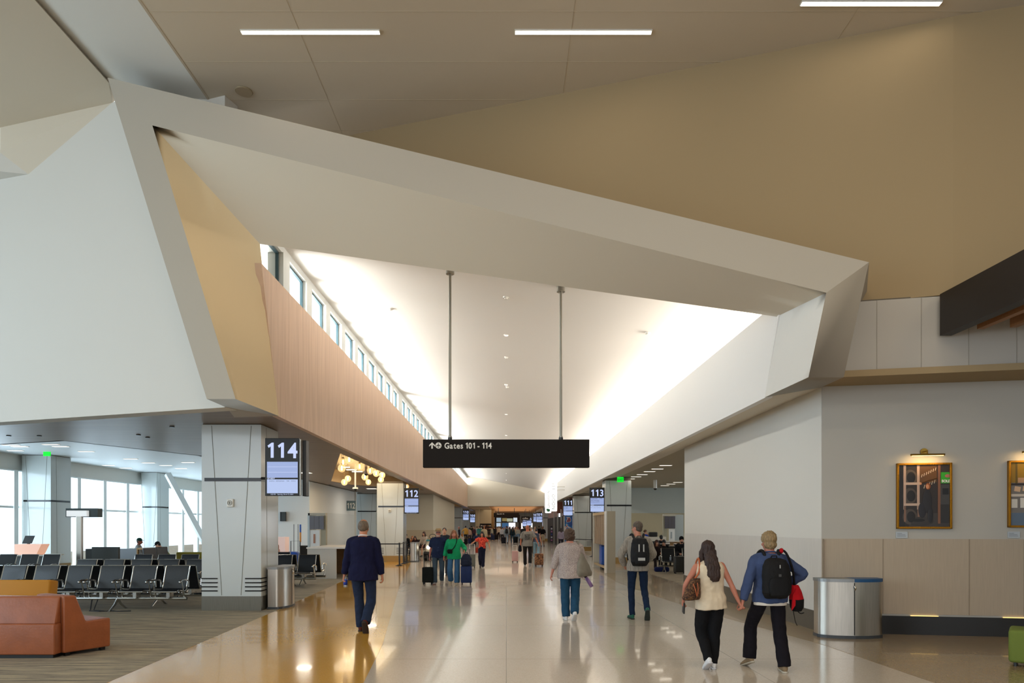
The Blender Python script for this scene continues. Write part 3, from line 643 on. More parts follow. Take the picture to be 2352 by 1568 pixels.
beam_seat(4, -14.5, 20.0, 0, 'row of black seats in front of the glowing podium desk', .65)
beam_seat(3, -13.6, 15.1, 0, 'row of black seats beyond the yellow lounge seat', .65)
beam_seat(2, -6.15, 19.6, 0, 'black seat pair with chrome arms behind the steel bin by the pillar', legs=(0,))
beam_seat(2, -6.1, 20.45, R(180), 'black seat pair turned to the white charging counter', legs=(0,))
beam_seat(2, -7.6, 21.8, 0, 'black seats where a woman with red sleeves leans over')
beam_seat(3, -8.1, 30.2, R(180), 'black seats beyond the white charging counter')
beam_seat(2, 6.55, 25.7, 0, 'pair of dark seats with a bottle between them by the wall end', .80, legs=(-.6, .6))
beam_seat(4, 8.6, 33.0, R(180), 'dark seat row in front of the white gate desk', legs=(-1, 1))
beam_seat(4, -6.0, 43.6, R(180), 'dark distant seats by the beige pier wall')
beam_seat(3, 7.2, 29.6, R(180), 'dark seats behind the pair with the bottle')
# cable under the nearest row
b = BM(); tube(b, [(-8.62, 14.2, .22), (-8.62, 14.15, .02), (-8.55, 14.0, .012), (-8.3, 13.92, .012), (-8.1, 14.02, .012), (-7.95, 13.94, .012), (-7.7, 14.0, .012)], .012, 6); tube(b, [(-8.5, 14.2, .22), (-8.52, 14.1, .02), (-8.35, 14.06, .012), (-8.15, 13.95, .012)], .010, 6)
tag(obj('power_cord', b, rubber), 'black power cord coiled on the carpet under the nearest seats', 'cord')

# ---- lounge modules
t = empty('lounge_sofa', (0, 0, 0), 0, 'rust brown leather lounge seat in front, cut by the frame edge', 'lounge sofa', 'rust leather lounge seats')
p0 = fl(125, 1513)
x1 = p0.x; y0 = p0.y
V3 = Vector
def notch(b):
    for v in b.verts:
        if v.co.y > y0+.10: v.co.y = min(v.co.y, y0+.13+(x1-v.co.x)*.53)
def rounded_profile(pts, x0, x1, along, r=.03):      # closed outline extruded and softened
    b = BM(); A_ = [b.verts.new(p) for p in pts]; B_ = [b.verts.new(V3(p)+V3(along)) for p in pts]; n = len(pts)
    b.faces.new(A_); b.faces.new(list(reversed(B_)))
    for i in range(n): b.faces.new((A_[i], A_[(i+1) % n], B_[(i+1) % n], B_[i]))
    bmesh.ops.recalc_face_normals(b, faces=b.faces[:])
    bmesh.ops.bevel(b, geom=b.edges[:], offset=r, segments=3, affect='EDGES', profile=.6, clamp_overlap=True); return b
b = rounded_profile([(x1-1.3, y0, .05), (x1-1.3, y0, .46), (x1-1.3, y0+.62, .46), (x1-1.3, y0+.62, .05)], 0, 0, (1.3, 0, 0)); notch(b); obj('seat', b, leather, t, smooth='auto')
b = rounded_profile([(x1-1.3, y0+.03, .45), (x1-1.3, y0+.12, .815), (x1-1.3, y0+.32, .815), (x1-1.3, y0+.42, .45)], 0, 0, (1.29, 0, 0)); notch(b); obj('backrest', b, leather, t, smooth='auto')
b = BM(); box(b, x1-1.25, x1-.05, y0+.05, y0+.57, 0, .05); obj('plinth', b, black_plastic, t)
t = empty('lounge_sofa', (x1+.045, y0+.12, 0), R(62), 'rust brown leather lounge seat seen from its side, back slanting', 'lounge sofa', 'rust leather lounge seats')
b = rounded_profile([(0, 0, .05), (.64, 0, .05), (.64, 0, .455), (.30, 0, .445), (.16, 0, .815), (0, 0, .815)], 0, 0, (0, .66, 0)); obj('body', b, leather, t, smooth='auto')
for xx, yy in ((.08, .08), (.56, .08), (.08, .56), (.56, .56)): b = BM(); box(b, xx-.03, xx+.03, yy-.03, yy+.03, 0, .06); obj('foot', b, black_plastic, t)
t = empty('lounge_sofa', (0, 0, 0), 0, 'mustard yellow lounge seat behind the rust leather ones', 'lounge sofa')
r0 = at(81, 1372, 10.6)
b = BM(); bbox(b, r0.x-1.0, r0.x, 10.6, 11.2, .05, .45, .03, 3); obj('seat', b, mustard, t, smooth='auto')
b = BM(); bbox(b, r0.x-1.0, r0.x+.01, 10.9, 11.12, .42, .88, .03, 3, rot=Matrix.Rotation(R(-8), 4, 'X')); obj('backrest', b, mustard, t, smooth='auto')
q = fl(2316, 1530)
t = empty('ottoman', (q.x, q.y, 0), R(-38), 'green upholstered ottoman at the frame edge by the black baseboard', 'ottoman')
b = BM(); bbox(b, 0, .55, 0, .5, .05, .46, .04, 4); obj('cushion', b, green_fabric, t, smooth='auto')
for xx in (.07, .48):
    for yy in (.07, .43): b = BM(); cyl(b, xx, yy, 0, .06, .02, 10); obj('foot', b, black_plastic, t)

# ---- framed pictures with brass lamps on the wall
def wallpt(px, py): return on_plane(px, py, 11.25+.166*5.2-.03, -.166)
ang = math.atan(-.166)
def picture(px0, px1, py0, py1, label, kind):
    a, c = wallpt(px0, py1), wallpt(px1, py0); w = math.hypot(c.x-a.x, c.y-a.y); h = c.z-a.z
    t = empty('framed_picture', (a.x, a.y, a.z), ang, label, 'picture', 'framed photographs'); f = .034
    b = BM()
    for (x0, x1, z0, z1) in ((0, w, 0, f), (0, w, h-f, h), (0, f, 0, h), (w-f, w, 0, h)): bbox(b, x0, x1, -.03, .03, z0, z1, .008)
    obj('frame', b, mat('gilt_frame', '#a8741c', .3, .85, bump=.5, bump_scale=120), t)
    m = []
    def P(col): m.append(mat('photo_%s' % col.strip('#'), col, .45)); return m[-1]
    def rect(nm, x0, x1, z0, z1, col, lay, rot=0):
        b = BM(); box(b, f+x0*(w-2*f), f+x1*(w-2*f), -.006-lay*.0012, -.004, f+z0*(h-2*f), f+z1*(h-2*f))
        if rot: bmesh.ops.rotate(b, verts=b.verts, cent=Vector((f+(x0+x1)/2*(w-2*f), 0, f+(z0+z1)/2*(h-2*f))), matrix=Matrix.Rotation(R(rot), 4, 'Y'))
        return obj(nm, b, P(col), pr)
    def disc(nm, x, z, rx, rz, col, lay):
        b = BM(); sphere(b, (f+x*(w-2*f), -.005-lay*.0012, f+z*(h-2*f)), 1, (rx*w, .002, rz*h), 32, 24); return obj(nm, b, P(col), pr)
    b = BM(); box(b, f*.8, w-f*.8, -.004, .02, f*.8, h-f*.8); pr = obj('print', b, P('#2a211c' if kind == 0 else '#77706a'), t)
    if kind == 0:
        rect('dark_area', 0, .12, 0, 1, '#1b1614', 1); rect('floor_area', .2, 1, 0, .22, '#3a332f', 1); rect('upper_area', .35, .75, .72, 1, '#5a3a14', 1)
        for z in (.80, .50, .16): disc('tyre', .22, z, .13, .12, '#4a4038', 2); disc('tyre_hole', .24, z, .08, .085, '#14100e', 3)
        disc('tyre', .42, .09, .25, .07, '#332d2a', 2); disc('tyre_hole', .38, .105, .13, .025, '#120f0d', 3)
        for x in (.09, .36): rect('post', x, x+.05, .28, 1, '#b89a88', 4)
        for z in (.68, .34): rect('rail', .1, .42, z, z+.04, '#c2a692', 5)
        rect('post', .10, .14, .08, .36, '#80604e', 4); rect('post', .37, .41, .16, .36, '#80604e', 4)
        for k in range(4): rect('shelf', .42, .82, .74-.0*k+k*.0, .76, '#6d451c', 2, -18)
        for k in range(7): rect('glint', .45+.045*k, .46+.045*k, .80+.018*k, .85+.018*k, '#d8c8b0', 3, 15)
        for k in range(5): rect('glint', .50+.05*k, .512+.05*k, .62+.02*k, .68+.02*k, '#b8a890', 3, 15)
        rect('post', .77, .82, .05, 1, '#7a5038', 4); rect('green_panel', .83, 1, .70, .88, '#2f9a1c', 4); disc('emblem', .96, .82, .05, .025, '#b06a5a', 5)
        text('lettering', 'SOLD', (f+.84*(w-2*f), -.016, f+.735*(h-2*f)), .055, white_plastic, pr, bold=.002)
        rect('machine', .78, 1, .36, .68, '#3d3a38', 3); rect('machine_opening', .86, .98, .52, .62, '#0e0d0d', 5); rect('machine', .80, 1, .06, .36, '#25211f', 3)
        disc('figure_coat', .56, .42, .085, .17, '#1e1a1c', 6); disc('figure_coat', .46, .27, .07, .12, '#1c191f', 6); disc('figure_legs', .62, .19, .05, .12, '#1b181b', 6); disc('figure_hair', .575, .655, .045, .05, '#8a4a20', 6); disc('figure_face', .565, .65, .028, .034, '#c68860', 7); disc('figure_hand', .43, .70, .02, .02, '#c68860', 7)
    else:
        rect('trees', 0, 1, .68, 1, '#8a6a12', 1)
        for k in range(5): rect('trunk', .1+.2*k, .14+.2*k, .66, 1, '#5a4a18', 2)
        rect('ground', 0, 1, 0, .2, '#5a6a7c', 1); rect('shelf', 0, .55, .64, .67, '#2a2220', 3); rect('box', .15, .5, .68, .76, '#b08a6a', 3); rect('paper', .08, .2, .54, .62, '#c9a888', 3, 10); rect('paper', .25, .4, .54, .62, '#c9a888', 3, 10)
        rect('bench', 0, 1, .46, .5, '#c8bcae', 3); rect('cabinet', .02, .14, .28, .42, '#cfc8be', 3); rect('cabinet', .2, .4, .28, .44, '#d8d2c8', 3); disc('figure', .6, .33, .12, .16, '#d8d8dc', 4); disc('figure_leg', .45, .2, .05, .12, '#16161c', 5); rect('red_box', .5, .7, .5, .58, '#7a1c18', 3)
    return t, a, w, h, c
def picture_lamp(x, y, z, label):
    t = empty('picture_lamp', (x, y, z), ang, label, 'picture lamp', 'brass picture lamps')
    b = BM(); tube(b, [(0, 0, .06), (0, -.03, .06)], .055, 24); obj('wall_plate', b, brass, t)
    b = BM(); tube(b, [(0, -.03, .06), (0, -.13, .06), (0, -.15, .0)], .010, 8); obj('arm', b, brass, t)
    b = BM(); tube(b, [(-.25, -.15, 0), (.25, -.15, 0)], .016, 12); obj('lamp_tube', b, brass, t)
    b = BM(); box(b, -.23, .23, -.158, -.142, -.019, -.014); obj('diffuser', b, led_warm, t)
    l = area('picture_lamp_light', (0, -.15, -.022), (0, .45, -1), .46, .02, 2.2, (1, .68, .30)); l.parent = t
t1, a_, w_, h_, c_ = picture(2059, 2186, 1062, 1214, 'gilt framed photograph of a figure among stacked tyres', 0)
m_ = (Vector(a_)+Vector(c_))/2; picture_lamp(m_.x, m_.y+.01, c_.z+.12, 'brass lamp above the photograph with the tyres')
t2, a2, w2, h2, c2 = picture(2315, 2440, 1056, 1211, 'gilt framed photograph of a workshop outdoors, cut by the frame edge', 1)
m2 = (Vector(a2)+Vector(c2))/2; picture_lamp(m2.x, m2.y+.01, c2.z+.12, 'brass lamp above the photograph at the frame edge')
for px0, lab in ((2059, 'small white caption card under the tyre photograph'), (2316, 'small white caption card under the photograph at the frame edge')):
    q = wallpt(px0, 1235); t = empty('caption_card', (q.x, q.y+.02, q.z), ang, lab, 'label', 'caption cards')
    b = BM(); box(b, 0, .175, -.008, 0, 0, .10); obj('card', b, mat('card_grey', '#b6bcc0', .5), t)
    b = BM()
    for k, ww in enumerate((.07, .12, .13)): box(b, .02, .02+ww, -.0095, -.008, .07-.022*k, .076-.022*k)
    obj('print_lines', b, mat('print_grey', '#6a7078', .6), t)
# glow strips over the black baseboard
for x0, x1 in ((6.52, 6.92), (7.85, 9.2), (5.98, 6.5)):
    if x0 < 6: continue
    b = BM(); slab(b, [(x0, RW(x0)-.034, .303), (x1, RW(x1)-.034, .303), (x1, RW(x1)-.034, .312), (x0, RW(x0)-.034, .312)], (0, .02, 0)); structure('trim_baseboard_light', b, mat('strip_glow', '#ffdf9a', .5, emit='#ffd27a', estr=1.6))

# ---- black canopy with wooden slats
t = empty('canopy', (6.5, 2, 4.6), 0, 'dark canopy edge with wooden slats under it, high on the picture wall', 'canopy')
b = BM(); box(b, -.01, .16, -8, 8.22, 0, .62); obj('fascia', b, mat('bronze_panel', '#241d19', .45), t)
for k in range(9):
    b = BM(); box(b, .36+.42*k, .46+.42*k, -8, 7.95-.08*k, .02, .2); obj('slat', b, wood_slat, t)
b = BM(); box(b, .16, 7.6, -8, 7.9, .5, .62); obj('deck', b, mat('canopy_deck', '#3a2c20', .7), t)
# ---- ceiling fixtures of the hall
for x, y, L, lab in ((-3.03, 10.56, 2.13, 'linear ceiling light nearest the grey sloped band'), (1.19, 10.56, 2.1, 'linear ceiling light in the middle of the beige ceiling'), (5.33, 9.98, 2.03, 'linear ceiling light closest to the picture wall side')):
    t = empty('linear_light', (x, y, 9.4), 0, lab, 'ceiling light', 'linear ceiling lights')
    b = BM(); box(b, -L/2-.01, L/2+.01, -.045, .045, -.02, .0); obj('trim_frame', b, white_plastic, t)
    b = BM(); box(b, -L/2, L/2, -.035, .035, -.024, -.018); obj('diffuser', b, led, t)
q = at(560, 209, 1568*7.65/999.)
t = empty('ceiling_speaker', q, 0, 'round flush speaker in the beige hall ceiling', 'speaker'); b = BM(); tube(b, [(0, 0, 0), (0, 0, -.02)], .135, 32); obj('grille', b, mat('speaker_grille', '#b9a88c', .7), t); b = BM(); tube(b, [(.14*math.cos(k*math.pi/16), .14*math.sin(k*math.pi/16), -.01) for k in range(32)], .008, 6, closed=True); obj('rim', b, mat('speaker_rim', '#a89878', .6), t)
# recessed lights: low ceilings
def recessed(x, y, z, label, group, w=.45, d=.16, p=0):
    t = empty('recessed_light', (x, y, z), 0, label, 'ceiling light', group)
    b = BM(); box(b, -w/2-.02, w/2+.02, -d/2-.02, d/2+.02, -.012, 0); obj('trim_ring', b, white_plastic, t)
    b = BM(); box(b, -w/2, w/2, -d/2, d/2, -.016, -.010); obj('diffuser', b, led_soft, t)
    if p: l = area('recessed_light_beam', (0, 0, -.03), (0, 0, -1), w, d, p, (1, .9, .75)); l.parent = t
for px, py in ((1529, 1068), (1510, 1076), (1492, 1082), (1475, 1089), (1461, 1094), (1447, 1099), (1434, 1103)):
    Y = 1568*2.3/(1208-py); recessed((px-1163)/1568*Y, Y, 4.05, 'recessed light in the near row above the opening to the hold area', 'recessed lights of the near row, hold area behind the picture wall', p=2.5)
for px, py in ((1557, 1107), (1541, 1111), (1527, 1114.5), (1489, 1124), (1468, 1129), (1459, 1131.5)):
    Y = 1568*2.3/(1208-py); 
    if Y < 40: recessed((px-1163)/1568*Y, Y, 4.05, 'recessed light in the far row above the gate desk', 'recessed lights of the far row, hold area', p=2.5)
for px, py in ((25, 1021), (45, 1024.5), (117, 1020), (139, 1024.5), (35, 1034), (198, 1036), (249, 1068), (289, 1074), (300, 1053), (341, 1062), (381, 1068), (416, 1075), (432, 1061)):
    Y = 1568*2.72/(1208-py); recessed((px-1163)/1568*Y, Y, 4.47, 'small recessed light in the grey ceiling near the windows', 'recessed lights in the grey hold room ceiling', .5, .16)
for px, py in ((395, 979), (339, 1004), (20, 1000), (90, 1000), (318, 998), (758, 1113), (868-12, 1133)):
    Y = 1568*2.12/(1208-py); t = empty('smoke_detector', ((px-1163)/1568*Y, Y, LOW), 0, 'small dark sensor set in the wooden slat ceiling', 'sensor', 'sensors in the wooden slat ceiling'); b = BM(); cyl(b, 0, 0, -.018, 0, .05, 16); obj('housing', b, dark_steel, t)
for px, py, Z in ((1162, 682, 6.2), (1488, 764, 5.9), (1163, 820, 6.2), (898, 708, 6.9), (1165, 888, 6.2)):
    X = (px-1163)/1568; Y = (Z-EYE)*1568/(1208-py)
    bpy.context.view_layer.update(); hit = SC.ray_cast(bpy.context.evaluated_depsgraph_get(), (0, 0, EYE), V3((X*1568, 1568, 1208-py)).normalized())
    q = hit[1] if hit[0] else V3((X*Y, Y, 6.4)); t = empty('ceiling_detector', (q.x, q.y, q.z), 0, 'small white detector on the bright corridor ceiling', 'detector', 'detectors on the corridor ceiling'); b = BM(); cyl(b, 0, 0, -.02, .06, .06, 16); cyl(b, 0, 0, -.045, -.02, .035, 16); obj('housing', b, white_plastic, t)
# ---- globe pendants in the coffer
glow = mat('globe_glass', '#ffe9c0', .1, emit='#ffd9a0', estr=.42, alpha=.5); bulb = mat('globe_core', '#fff2d0', .4, emit='#ffe4b0', estr=9)
G_ = [(788, 1061, 23.5), (802, 1055, 22), (785, 1075, 23.5), (826, 1071, 25), (850, 1081, 27), (838, 1095, 28), (864, 1087, 29), (878, 1091, 30.5), (875, 1101, 31), (799, 1099, 29), (791, 1107, 29), (846, 1107, 33), (934, 1117, 37)]
for px, py, Y in G_:
    q = at(px, py, Y); q.x = min(q.x, -4.95)
    t = empty('globe_pendant', (q.x, q.y, q.z), 0, 'glowing glass globe pendant hanging in the warm ceiling recess', 'pendant lamp', 'glass globe pendants in the ceiling recess')
    b = BM(); sphere(b, (0, 0, 0), .135, (1, 1, 1.05), 20, 12); obj('globe', b, glow, t, smooth=True)
    b = BM(); cyl(b, 0, 0, -.07, .07, .03, 12); obj('bulb', b, bulb, t)
    b = BM(); cyl(b, 0, 0, .13, max(.16, LOW+.62-q.z), .006, 6); cyl(b, 0, 0, .12, .16, .04, 12); obj('cord', b, brass, t)
area('coffer_fill', (-6.4, 31, 4.2), (0, 0, -1), 2.0, 6, 100, (1.0, .84, .6))  # added panel without a fixture, stands in for the globes' downward light
for lx, ly in ((-8.0, 27), (-7.6, 38.5), (-6.5, 42), (-7.8, 22)): recessed(lx, ly, LOW, 'rectangular light set in the wooden slat ceiling near the white pier', 'lights set in the wooden slat ceiling', .5, .5, p=30)
area('coffer_glow', (-6.2, 30, 4.1), (0, 0, 1), 2.2, 9, 120, (1.0, .76, .42)); area('coffer_glow_far', (-5.6, 69, 4.1), (0, 0, 1), 1, 6, 60, (1.0, .76, .42))
for px0, px1, py in ((796, 818, 1078.5), (809, 832, 1083), (789, 803, 1073)):
    Y = 1568*(LOW+.6-EYE)/(1208-py); b = BM(); x0, x1 = (px0-1163)/1568*Y, (px1-1163)/1568*Y; t = empty('coffer_light', (0, 0, 0), 0, 'short bright linear light inside the warm ceiling recess', 'ceiling light', 'linear lights in the ceiling recess'); box(b, x0, x1, Y-.05, Y+.05, LOW+.59, LOW+.615); obj('diffuser', b, led, t)
# camera dome on a stem under the wooden ceiling
q = at(816, 1122, 30); t = empty('security_camera', (q.x, q.y, q.z), 0, 'white dome camera on a stem under the wooden ceiling', 'camera', 'dome cameras'); b = BM(); cyl(b, 0, 0, .05, LOW+.62-q.z, .035, 12); obj('stem', b, white_plastic, t); b = BM(); cyl(b, 0, 0, -.01, .06, .13, 20, .11); obj('housing', b, white_plastic, t); b = BM(); sphere(b, (0, 0, -.01), .08); obj('dome', b, black_gloss, t, smooth=True)
q = at(841, 1087, 27); t = empty('security_camera', (q.x, q.y, q.z), 0, 'grey dome camera hanging in front of the globe pendants', 'camera', 'dome cameras'); b = BM(); cyl(b, 0, 0, .0, LOW+.6-q.z, .05, 12); cyl(b, 0, 0, -.02, .1, .09, 16); obj('housing', b, mat('camera_grey', '#8c8078', .4), t); b = BM(); sphere(b, (0, 0, -.02), .07); obj('dome', b, black_gloss, t, smooth=True)
q = at(1505, 1121, 34); t = empty('security_camera', (q.x, q.y, q.z), 0, 'white dome camera above the gate desk', 'camera', 'dome cameras'); b = BM(); cyl(b, 0, 0, 0, 4.05-q.z, .09, 16); obj('housing', b, white_plastic, t); b = BM(); sphere(b, (0, 0, 0), .09); obj('dome', b, black_gloss, t, smooth=True)
# ---- exit signs
exit_g = mat('exit_green', '#00d62e', .5, emit='#0bea32', estr=.9)
exit_d = mat('exit_letter', '#0a8a1e', .5, emit='#06a01c', estr=.5)
for (px, py, Y, w, h, lab) in ((1425, 1101, 31, .29, .23, 'green lit EXIT sign above the pillar next to screen 113'), (108, 1040, 25.0, .24, .22, 'green exit sign near the windows on the hold room pillar')):
    q = at(px, py, Y); t = empty('exit_sign', q, 0, lab, 'exit sign', 'green exit signs'); b = BM(); box(b, -w/2, w/2, -.03, .03, -h/2, h/2); obj('panel', b, exit_g, t)
    if px > 500: text('lettering', 'EXIT', (0, -.032, -.01), .13, exit_d, t, ax='CENTER', bold=.004)
    b = BM(); zt = (4.0 if px > 500 else 4.47)-q.z; cyl(b, 0, 0, h/2, zt, .012, 6); obj('stem', b, white_plastic, t)
# ---- wall sign 112
q = at(804, 1161, 40.2); t = empty('gate_plaque', (-9.14, 40.2, q.z), 0, 'grey square plaque reading 112 on the white pier wall', 'sign')
b = BM(); box(b, -.27, .27, -.03, 0, -.29, .29); obj('plate', b, mat('plaque_grey', '#62777c', .5), t); lettering('lettering', '112', (0, -.034, 0), .46, white_plastic, t, .02, True, .72, .12)
b = BM(); box(b, -9.4, -9.36, 42.25, 42.6, 0, 4.4); structure('trim_pier_corner', b, paint)
# ================================================================ middle distance and far end
def simple(name, label, cat, group=None): return empty(name, (0, 0, 0), 0, label, cat, group)
def boxpart(parent, name, m, *bs, r=0):
    b = BM()
    for q in bs: (bbox(b, *q, r) if r else box(b, *q))
    return obj(name, b, m, parent)
storefront_brown = mat('storefront_brown', '#5a2b17', .5); beige_far = mat('far_beige', '#b3a384', .7)
lit_white = mat('lit_panel_white', '#ffffff', .5, emit='#eef6ff', estr=1.3)
# ceiling and walls beyond the bulkhead
b = BM(); box(b, XL, -2.0, 77.4, 116, 3.95, 4.1); box(b, 4.3, XR+.2, 77.4, 116, 3.95, 4.1); structure('ceiling_far_sides', b, beige_far)
b = BM(); box(b, -2.0, 4.3, 77.4, 116, 4.25, 4.35); structure('ceiling_far_middle', b, mat('far_ceiling_dark', '#6a5138', .6))
for k in range(14):
    b = BM(); box(b, -2.0, 4.3, 78+2.7*k, 79.1+2.7*k, 3.98, 4.16); structure('trim_far_slat', b, mat('wood_slat_light', '#b98a5c', .5))
area('far_ceiling_glow', (1.0, 90, 3.7), (0, 0, 1), 5, 24, 420, (1, .72, .42))
area('far_downlight', (0, 95, 3.9), (0, 0, -1), 6, 30, 520, (1, .86, .68))  # added fill over the far zone, no fixture, stands in for ceiling lamps
area('right_hold_fill', (12, 31, 3.98), (0, 0, -1), 8, 12, 170, (1, .93, .82))  # added fill panel for the right hold area, no fixture of its own
area('low_concourse_fill', (7.5, 60, 3.9), (0, 0, -1), 4, 30, 300, (1, .92, .8))  # added fill under the low ceiling, stands in for lamps not modelled
b = BM(); box(b, -3.98, -3.5, 88, 89, 0, 3.95); box(b, -3.5, -2.0, 90, 91, 2.1, 3.95); structure('wall_far_shop', b, beige_far)
b = BM(); box(b, -2.2, -1.65, 92, 96, 0, 3.95); structure('wall_far_shop_jamb', b, mat('far_gold', '#8a6a3a', .6))
t = simple('display_shelf', 'dark shelving full of small goods in the far shop niche', 'shelf')
boxpart(t, 'back_panel', mat('shelf_dark', '#1c1512', .6), (-3.5, -2.0, 91, 91.3, 0, 2.1)); 
rnd = random.Random(4)
goods = [mat('goods_%s' % c_[1:], c_, .5) for c_ in ('#c9a88a', '#a86a4a', '#d8cfc0', '#7a4a3a', '#b08850')]
for k in range(5): boxpart(t, 'shelf', mat('shelf_wood', '#6a4a30', .5), (-3.45, -2.05, 90.7, 91, .3+.35*k, .33+.35*k))
for k in range(5):
    for j in range(6):
        if rnd.random() < .8:
            x = -3.4+.23*j; boxpart(t, 'packet', rnd.choice(goods), (x, x+.17, 90.75, 90.95, .33+.35*k, .45+.35*k+rnd.random()*.12))
# second hanging sign
t = empty('hanging_sign', (0.0, 85, 2.86), 0, 'distant black hanging sign over the crowd, same lettering', 'sign')
boxpart(t, 'panel', black_panel, (-1.575, 1.575, 0, .16, 0, .53)); lettering('lettering', 'Gates 101 - 114', (-1.165, -.005, .412), .155, sign_ink, t, .022, False, .86, .085)
for x in (-1.0, 1.0):
    b = BM(); cyl(b, x, .08, .53, 1.45, .04, 8); obj('hanging_pole', b, dark_steel, t)
t = simple('far_shop', 'black framed shop front with bright screens at the far end', 'shop')
boxpart(t, 'header', black_panel, (-1.75, 1.9, 97, 97.4, 2.3, 3.35)); boxpart(t, 'jamb', black_panel, (-1.75, -1.5, 97, 97.4, 0, 2.3), ); boxpart(t, 'jamb', black_panel, (1.75, 1.95, 97, 97.4, 0, 2.3))
for x0, x1, z0, z1, c_ in ((-1.4, -.75, 2.35, 2.95, '#9fb4c4'), (-.6, .1, 2.45, 2.9, '#8a7a4a'), (.1, .9, 2.4, 2.85, '#aeb49a'), (1.0, 1.55, 2.35, 2.95, '#e8f4ff'), (-1.4, -.8, 1.7, 2.2, '#c8dcf0'), (-.6, .3, 1.5, 2.2, '#31608a')):
    boxpart(t, 'screen', mat('far_%s' % c_[1:], '#000000', .4, emit=c_, estr=.8), (x0, x1, 96.95, 97, z0, z1))
boxpart(t, 'light_wall', lit_white, (.35, 1.3, 99, 99.1, 1.2, 2.25), (-1.4, -.2, 99, 99.1, 1.0, 1.4))
for k, x in enumerate((2.2, 2.9, 3.6)):
    boxpart(simple('light_column', 'bright narrow lit panel in the far right shop', 'light panel', 'lit panels in the far right shop'), 'panel', lit_white, (x, x+.22, 100, 100.1, .9, 2.2))
t = simple('cafe_sign', 'small dark sign with pale lettering near the far screens', 'sign'); boxpart(t, 'panel', black_panel, (1.95, 3.0, 88, 88.1, 2.55, 3.0)); text('lettering', 'coffee', (2.08, 87.99, 2.76), .30, sign_ink, t); b = BM(); cyl(b, 2.5, 88.05, 3.0, 4.27, .03, 6); obj('hanging_pole', b, dark_steel, t)
q = at(1281, 1120, 60)
# vertical lit shop signs
for (lab, px, pyt, pyb, Y, kind) in (('white vertical lit shop sign with dark lettering and a green mark', 1259, 1116, 1178, 57, 0), ('taller white vertical lit shop sign with faint lettering', 1271.5, 1103.5, 1174, 50, 1)):
    a0 = at(px, pyt, Y); a1 = at(px, pyb, Y); h = a0.z-a1.z; w = .52
    t = empty('shop_sign', (a0.x, Y, a1.z), 0, lab, 'sign', 'vertical lit shop signs')
    b = BM(); bbox(b, -w/2, w/2, -.08, .08, 0, h, .07, 3); obj('panel', b, mat('sign_lit', '#ffffff', .4, emit='#ffffff', estr=.95), t)
    b = BM(); tube(b, [(w/2-.02, 0, h*.8), (XR+.05-a0.x, 0, h*.8)], .02, 6); tube(b, [(w/2-.02, 0, h*.7), (XR+.05-a0.x, 0, h*.7)], .02, 6); obj('bracket', b, steel, t)
    if kind == 0:
        text('lettering', 'UNIVISION', (.05, -.09, h*.20), .27, mat('sign_ink_dark', '#5f6c68', .5), t, rot=(R(90), R(-90), 0), space=1.1)
        b = BM(); slab(b, [(-.14, -.085, .20), (-.14, -.085, .36), (.02, -.085, .36), (.14, -.085, .30), (.16, -.085, .2), (.08, -.085, .12), (-.12, -.085, .12), (-.05, -.085, .18)], (0, .004, 0)); obj('green_mark', b, mat('mark_green', '#1f7a52', .5), t)
    else:
        text('lettering', 'NOOO   LEE', (.0, -.09, h*.06), .33, mat('sign_ink_faint', '#c4cac8', .5), t, rot=(R(90), R(-90), 0), space=1.1)
# storefront on the right
t = empty('wall_storefront'); t['kind'] = 'structure'
boxpart(t, 'pier', storefront_brown, (4.75, 5.6, 77, 77.6, 0, 3.4)); boxpart(t, 'soffit_box', storefront_brown, (4.3, 4.8, 58, 58.8, 2.85, 3.8))
for x, y in ((4.52, 60), (4.38, 54.5), (4.62, 66)):
    boxpart(t, 'mullion', steel, (x-.04, x+.04, y, y+.12, 0, 3.1))
boxpart(t, 'opening', black_panel, (4.65, 4.75, 55, 77, 0, 2.6)); boxpart(t, 'lamp_box', lit_white, (4.5, 4.62, 58.5, 58.7, 2.55, 2.85))
t = simple('product_display', 'dark poster stand with purple and pink squares beside the storefront', 'display stand')
boxpart(t, 'board', mat('poster_dark', '#15142c', .4), (4.45, 4.95, 69, 69.15, 0.15, 1.75))
for k in range(10):
    x = 4.5+.22*(k % 2); z = .25+.29*(k//2); boxpart(t, 'square', mat(('poster_pink', 'poster_blue', 'poster_white')[k % 3], ('#b06a9a', '#32408a', '#c9c9d8')[k % 3], .5), (x, x+.15, 68.96, 69, z, z+.17))
boxpart(t, 'header', mat('poster_header', '#d09a9a', .5), (4.65, 4.93, 68.95, 69, 1.78 if 0 else 1.6, 2.0))
t = simple('mural', 'blue painted mural of waves beside the pillar under screen 111', 'mural')
m, nt, bs = node_mat('mural_paint'); mp = mapped(nt, (1, 1, 1.6)); n = nt.nodes.new('ShaderNodeTexNoise'); n.inputs['Scale'].default_value = 1.3; n.inputs['Distortion'].default_value = 1.5; n.inputs['Detail'].default_value = 1
link(nt, mp.outputs[0], n.inputs[0]); rr = ramp(nt, [(.36, '#123f82'), (.46, '#1b7fb4'), (.52, '#27579c'), (.58, '#c9b4a8'), (.64, '#7a3a44')]); rr.color_ramp.interpolation = 'CONSTANT'; link(nt, n.outputs[0], rr.inputs[0]); link(nt, rr.outputs[0], bs.inputs['Base Color'])
boxpart(t, 'panel', m, (4.36, 5.2, 51, 51.2, .2, 2.65))
boxpart(t, 'edge_frame', steel, (4.30, 4.36, 50.98, 51.2, 0, 2.8))
b = BM(); box(b, 4.75, 5.6, 51.2, 77, 2.6, 3.9); structure('wall_storefront_header', b, storefront_brown)

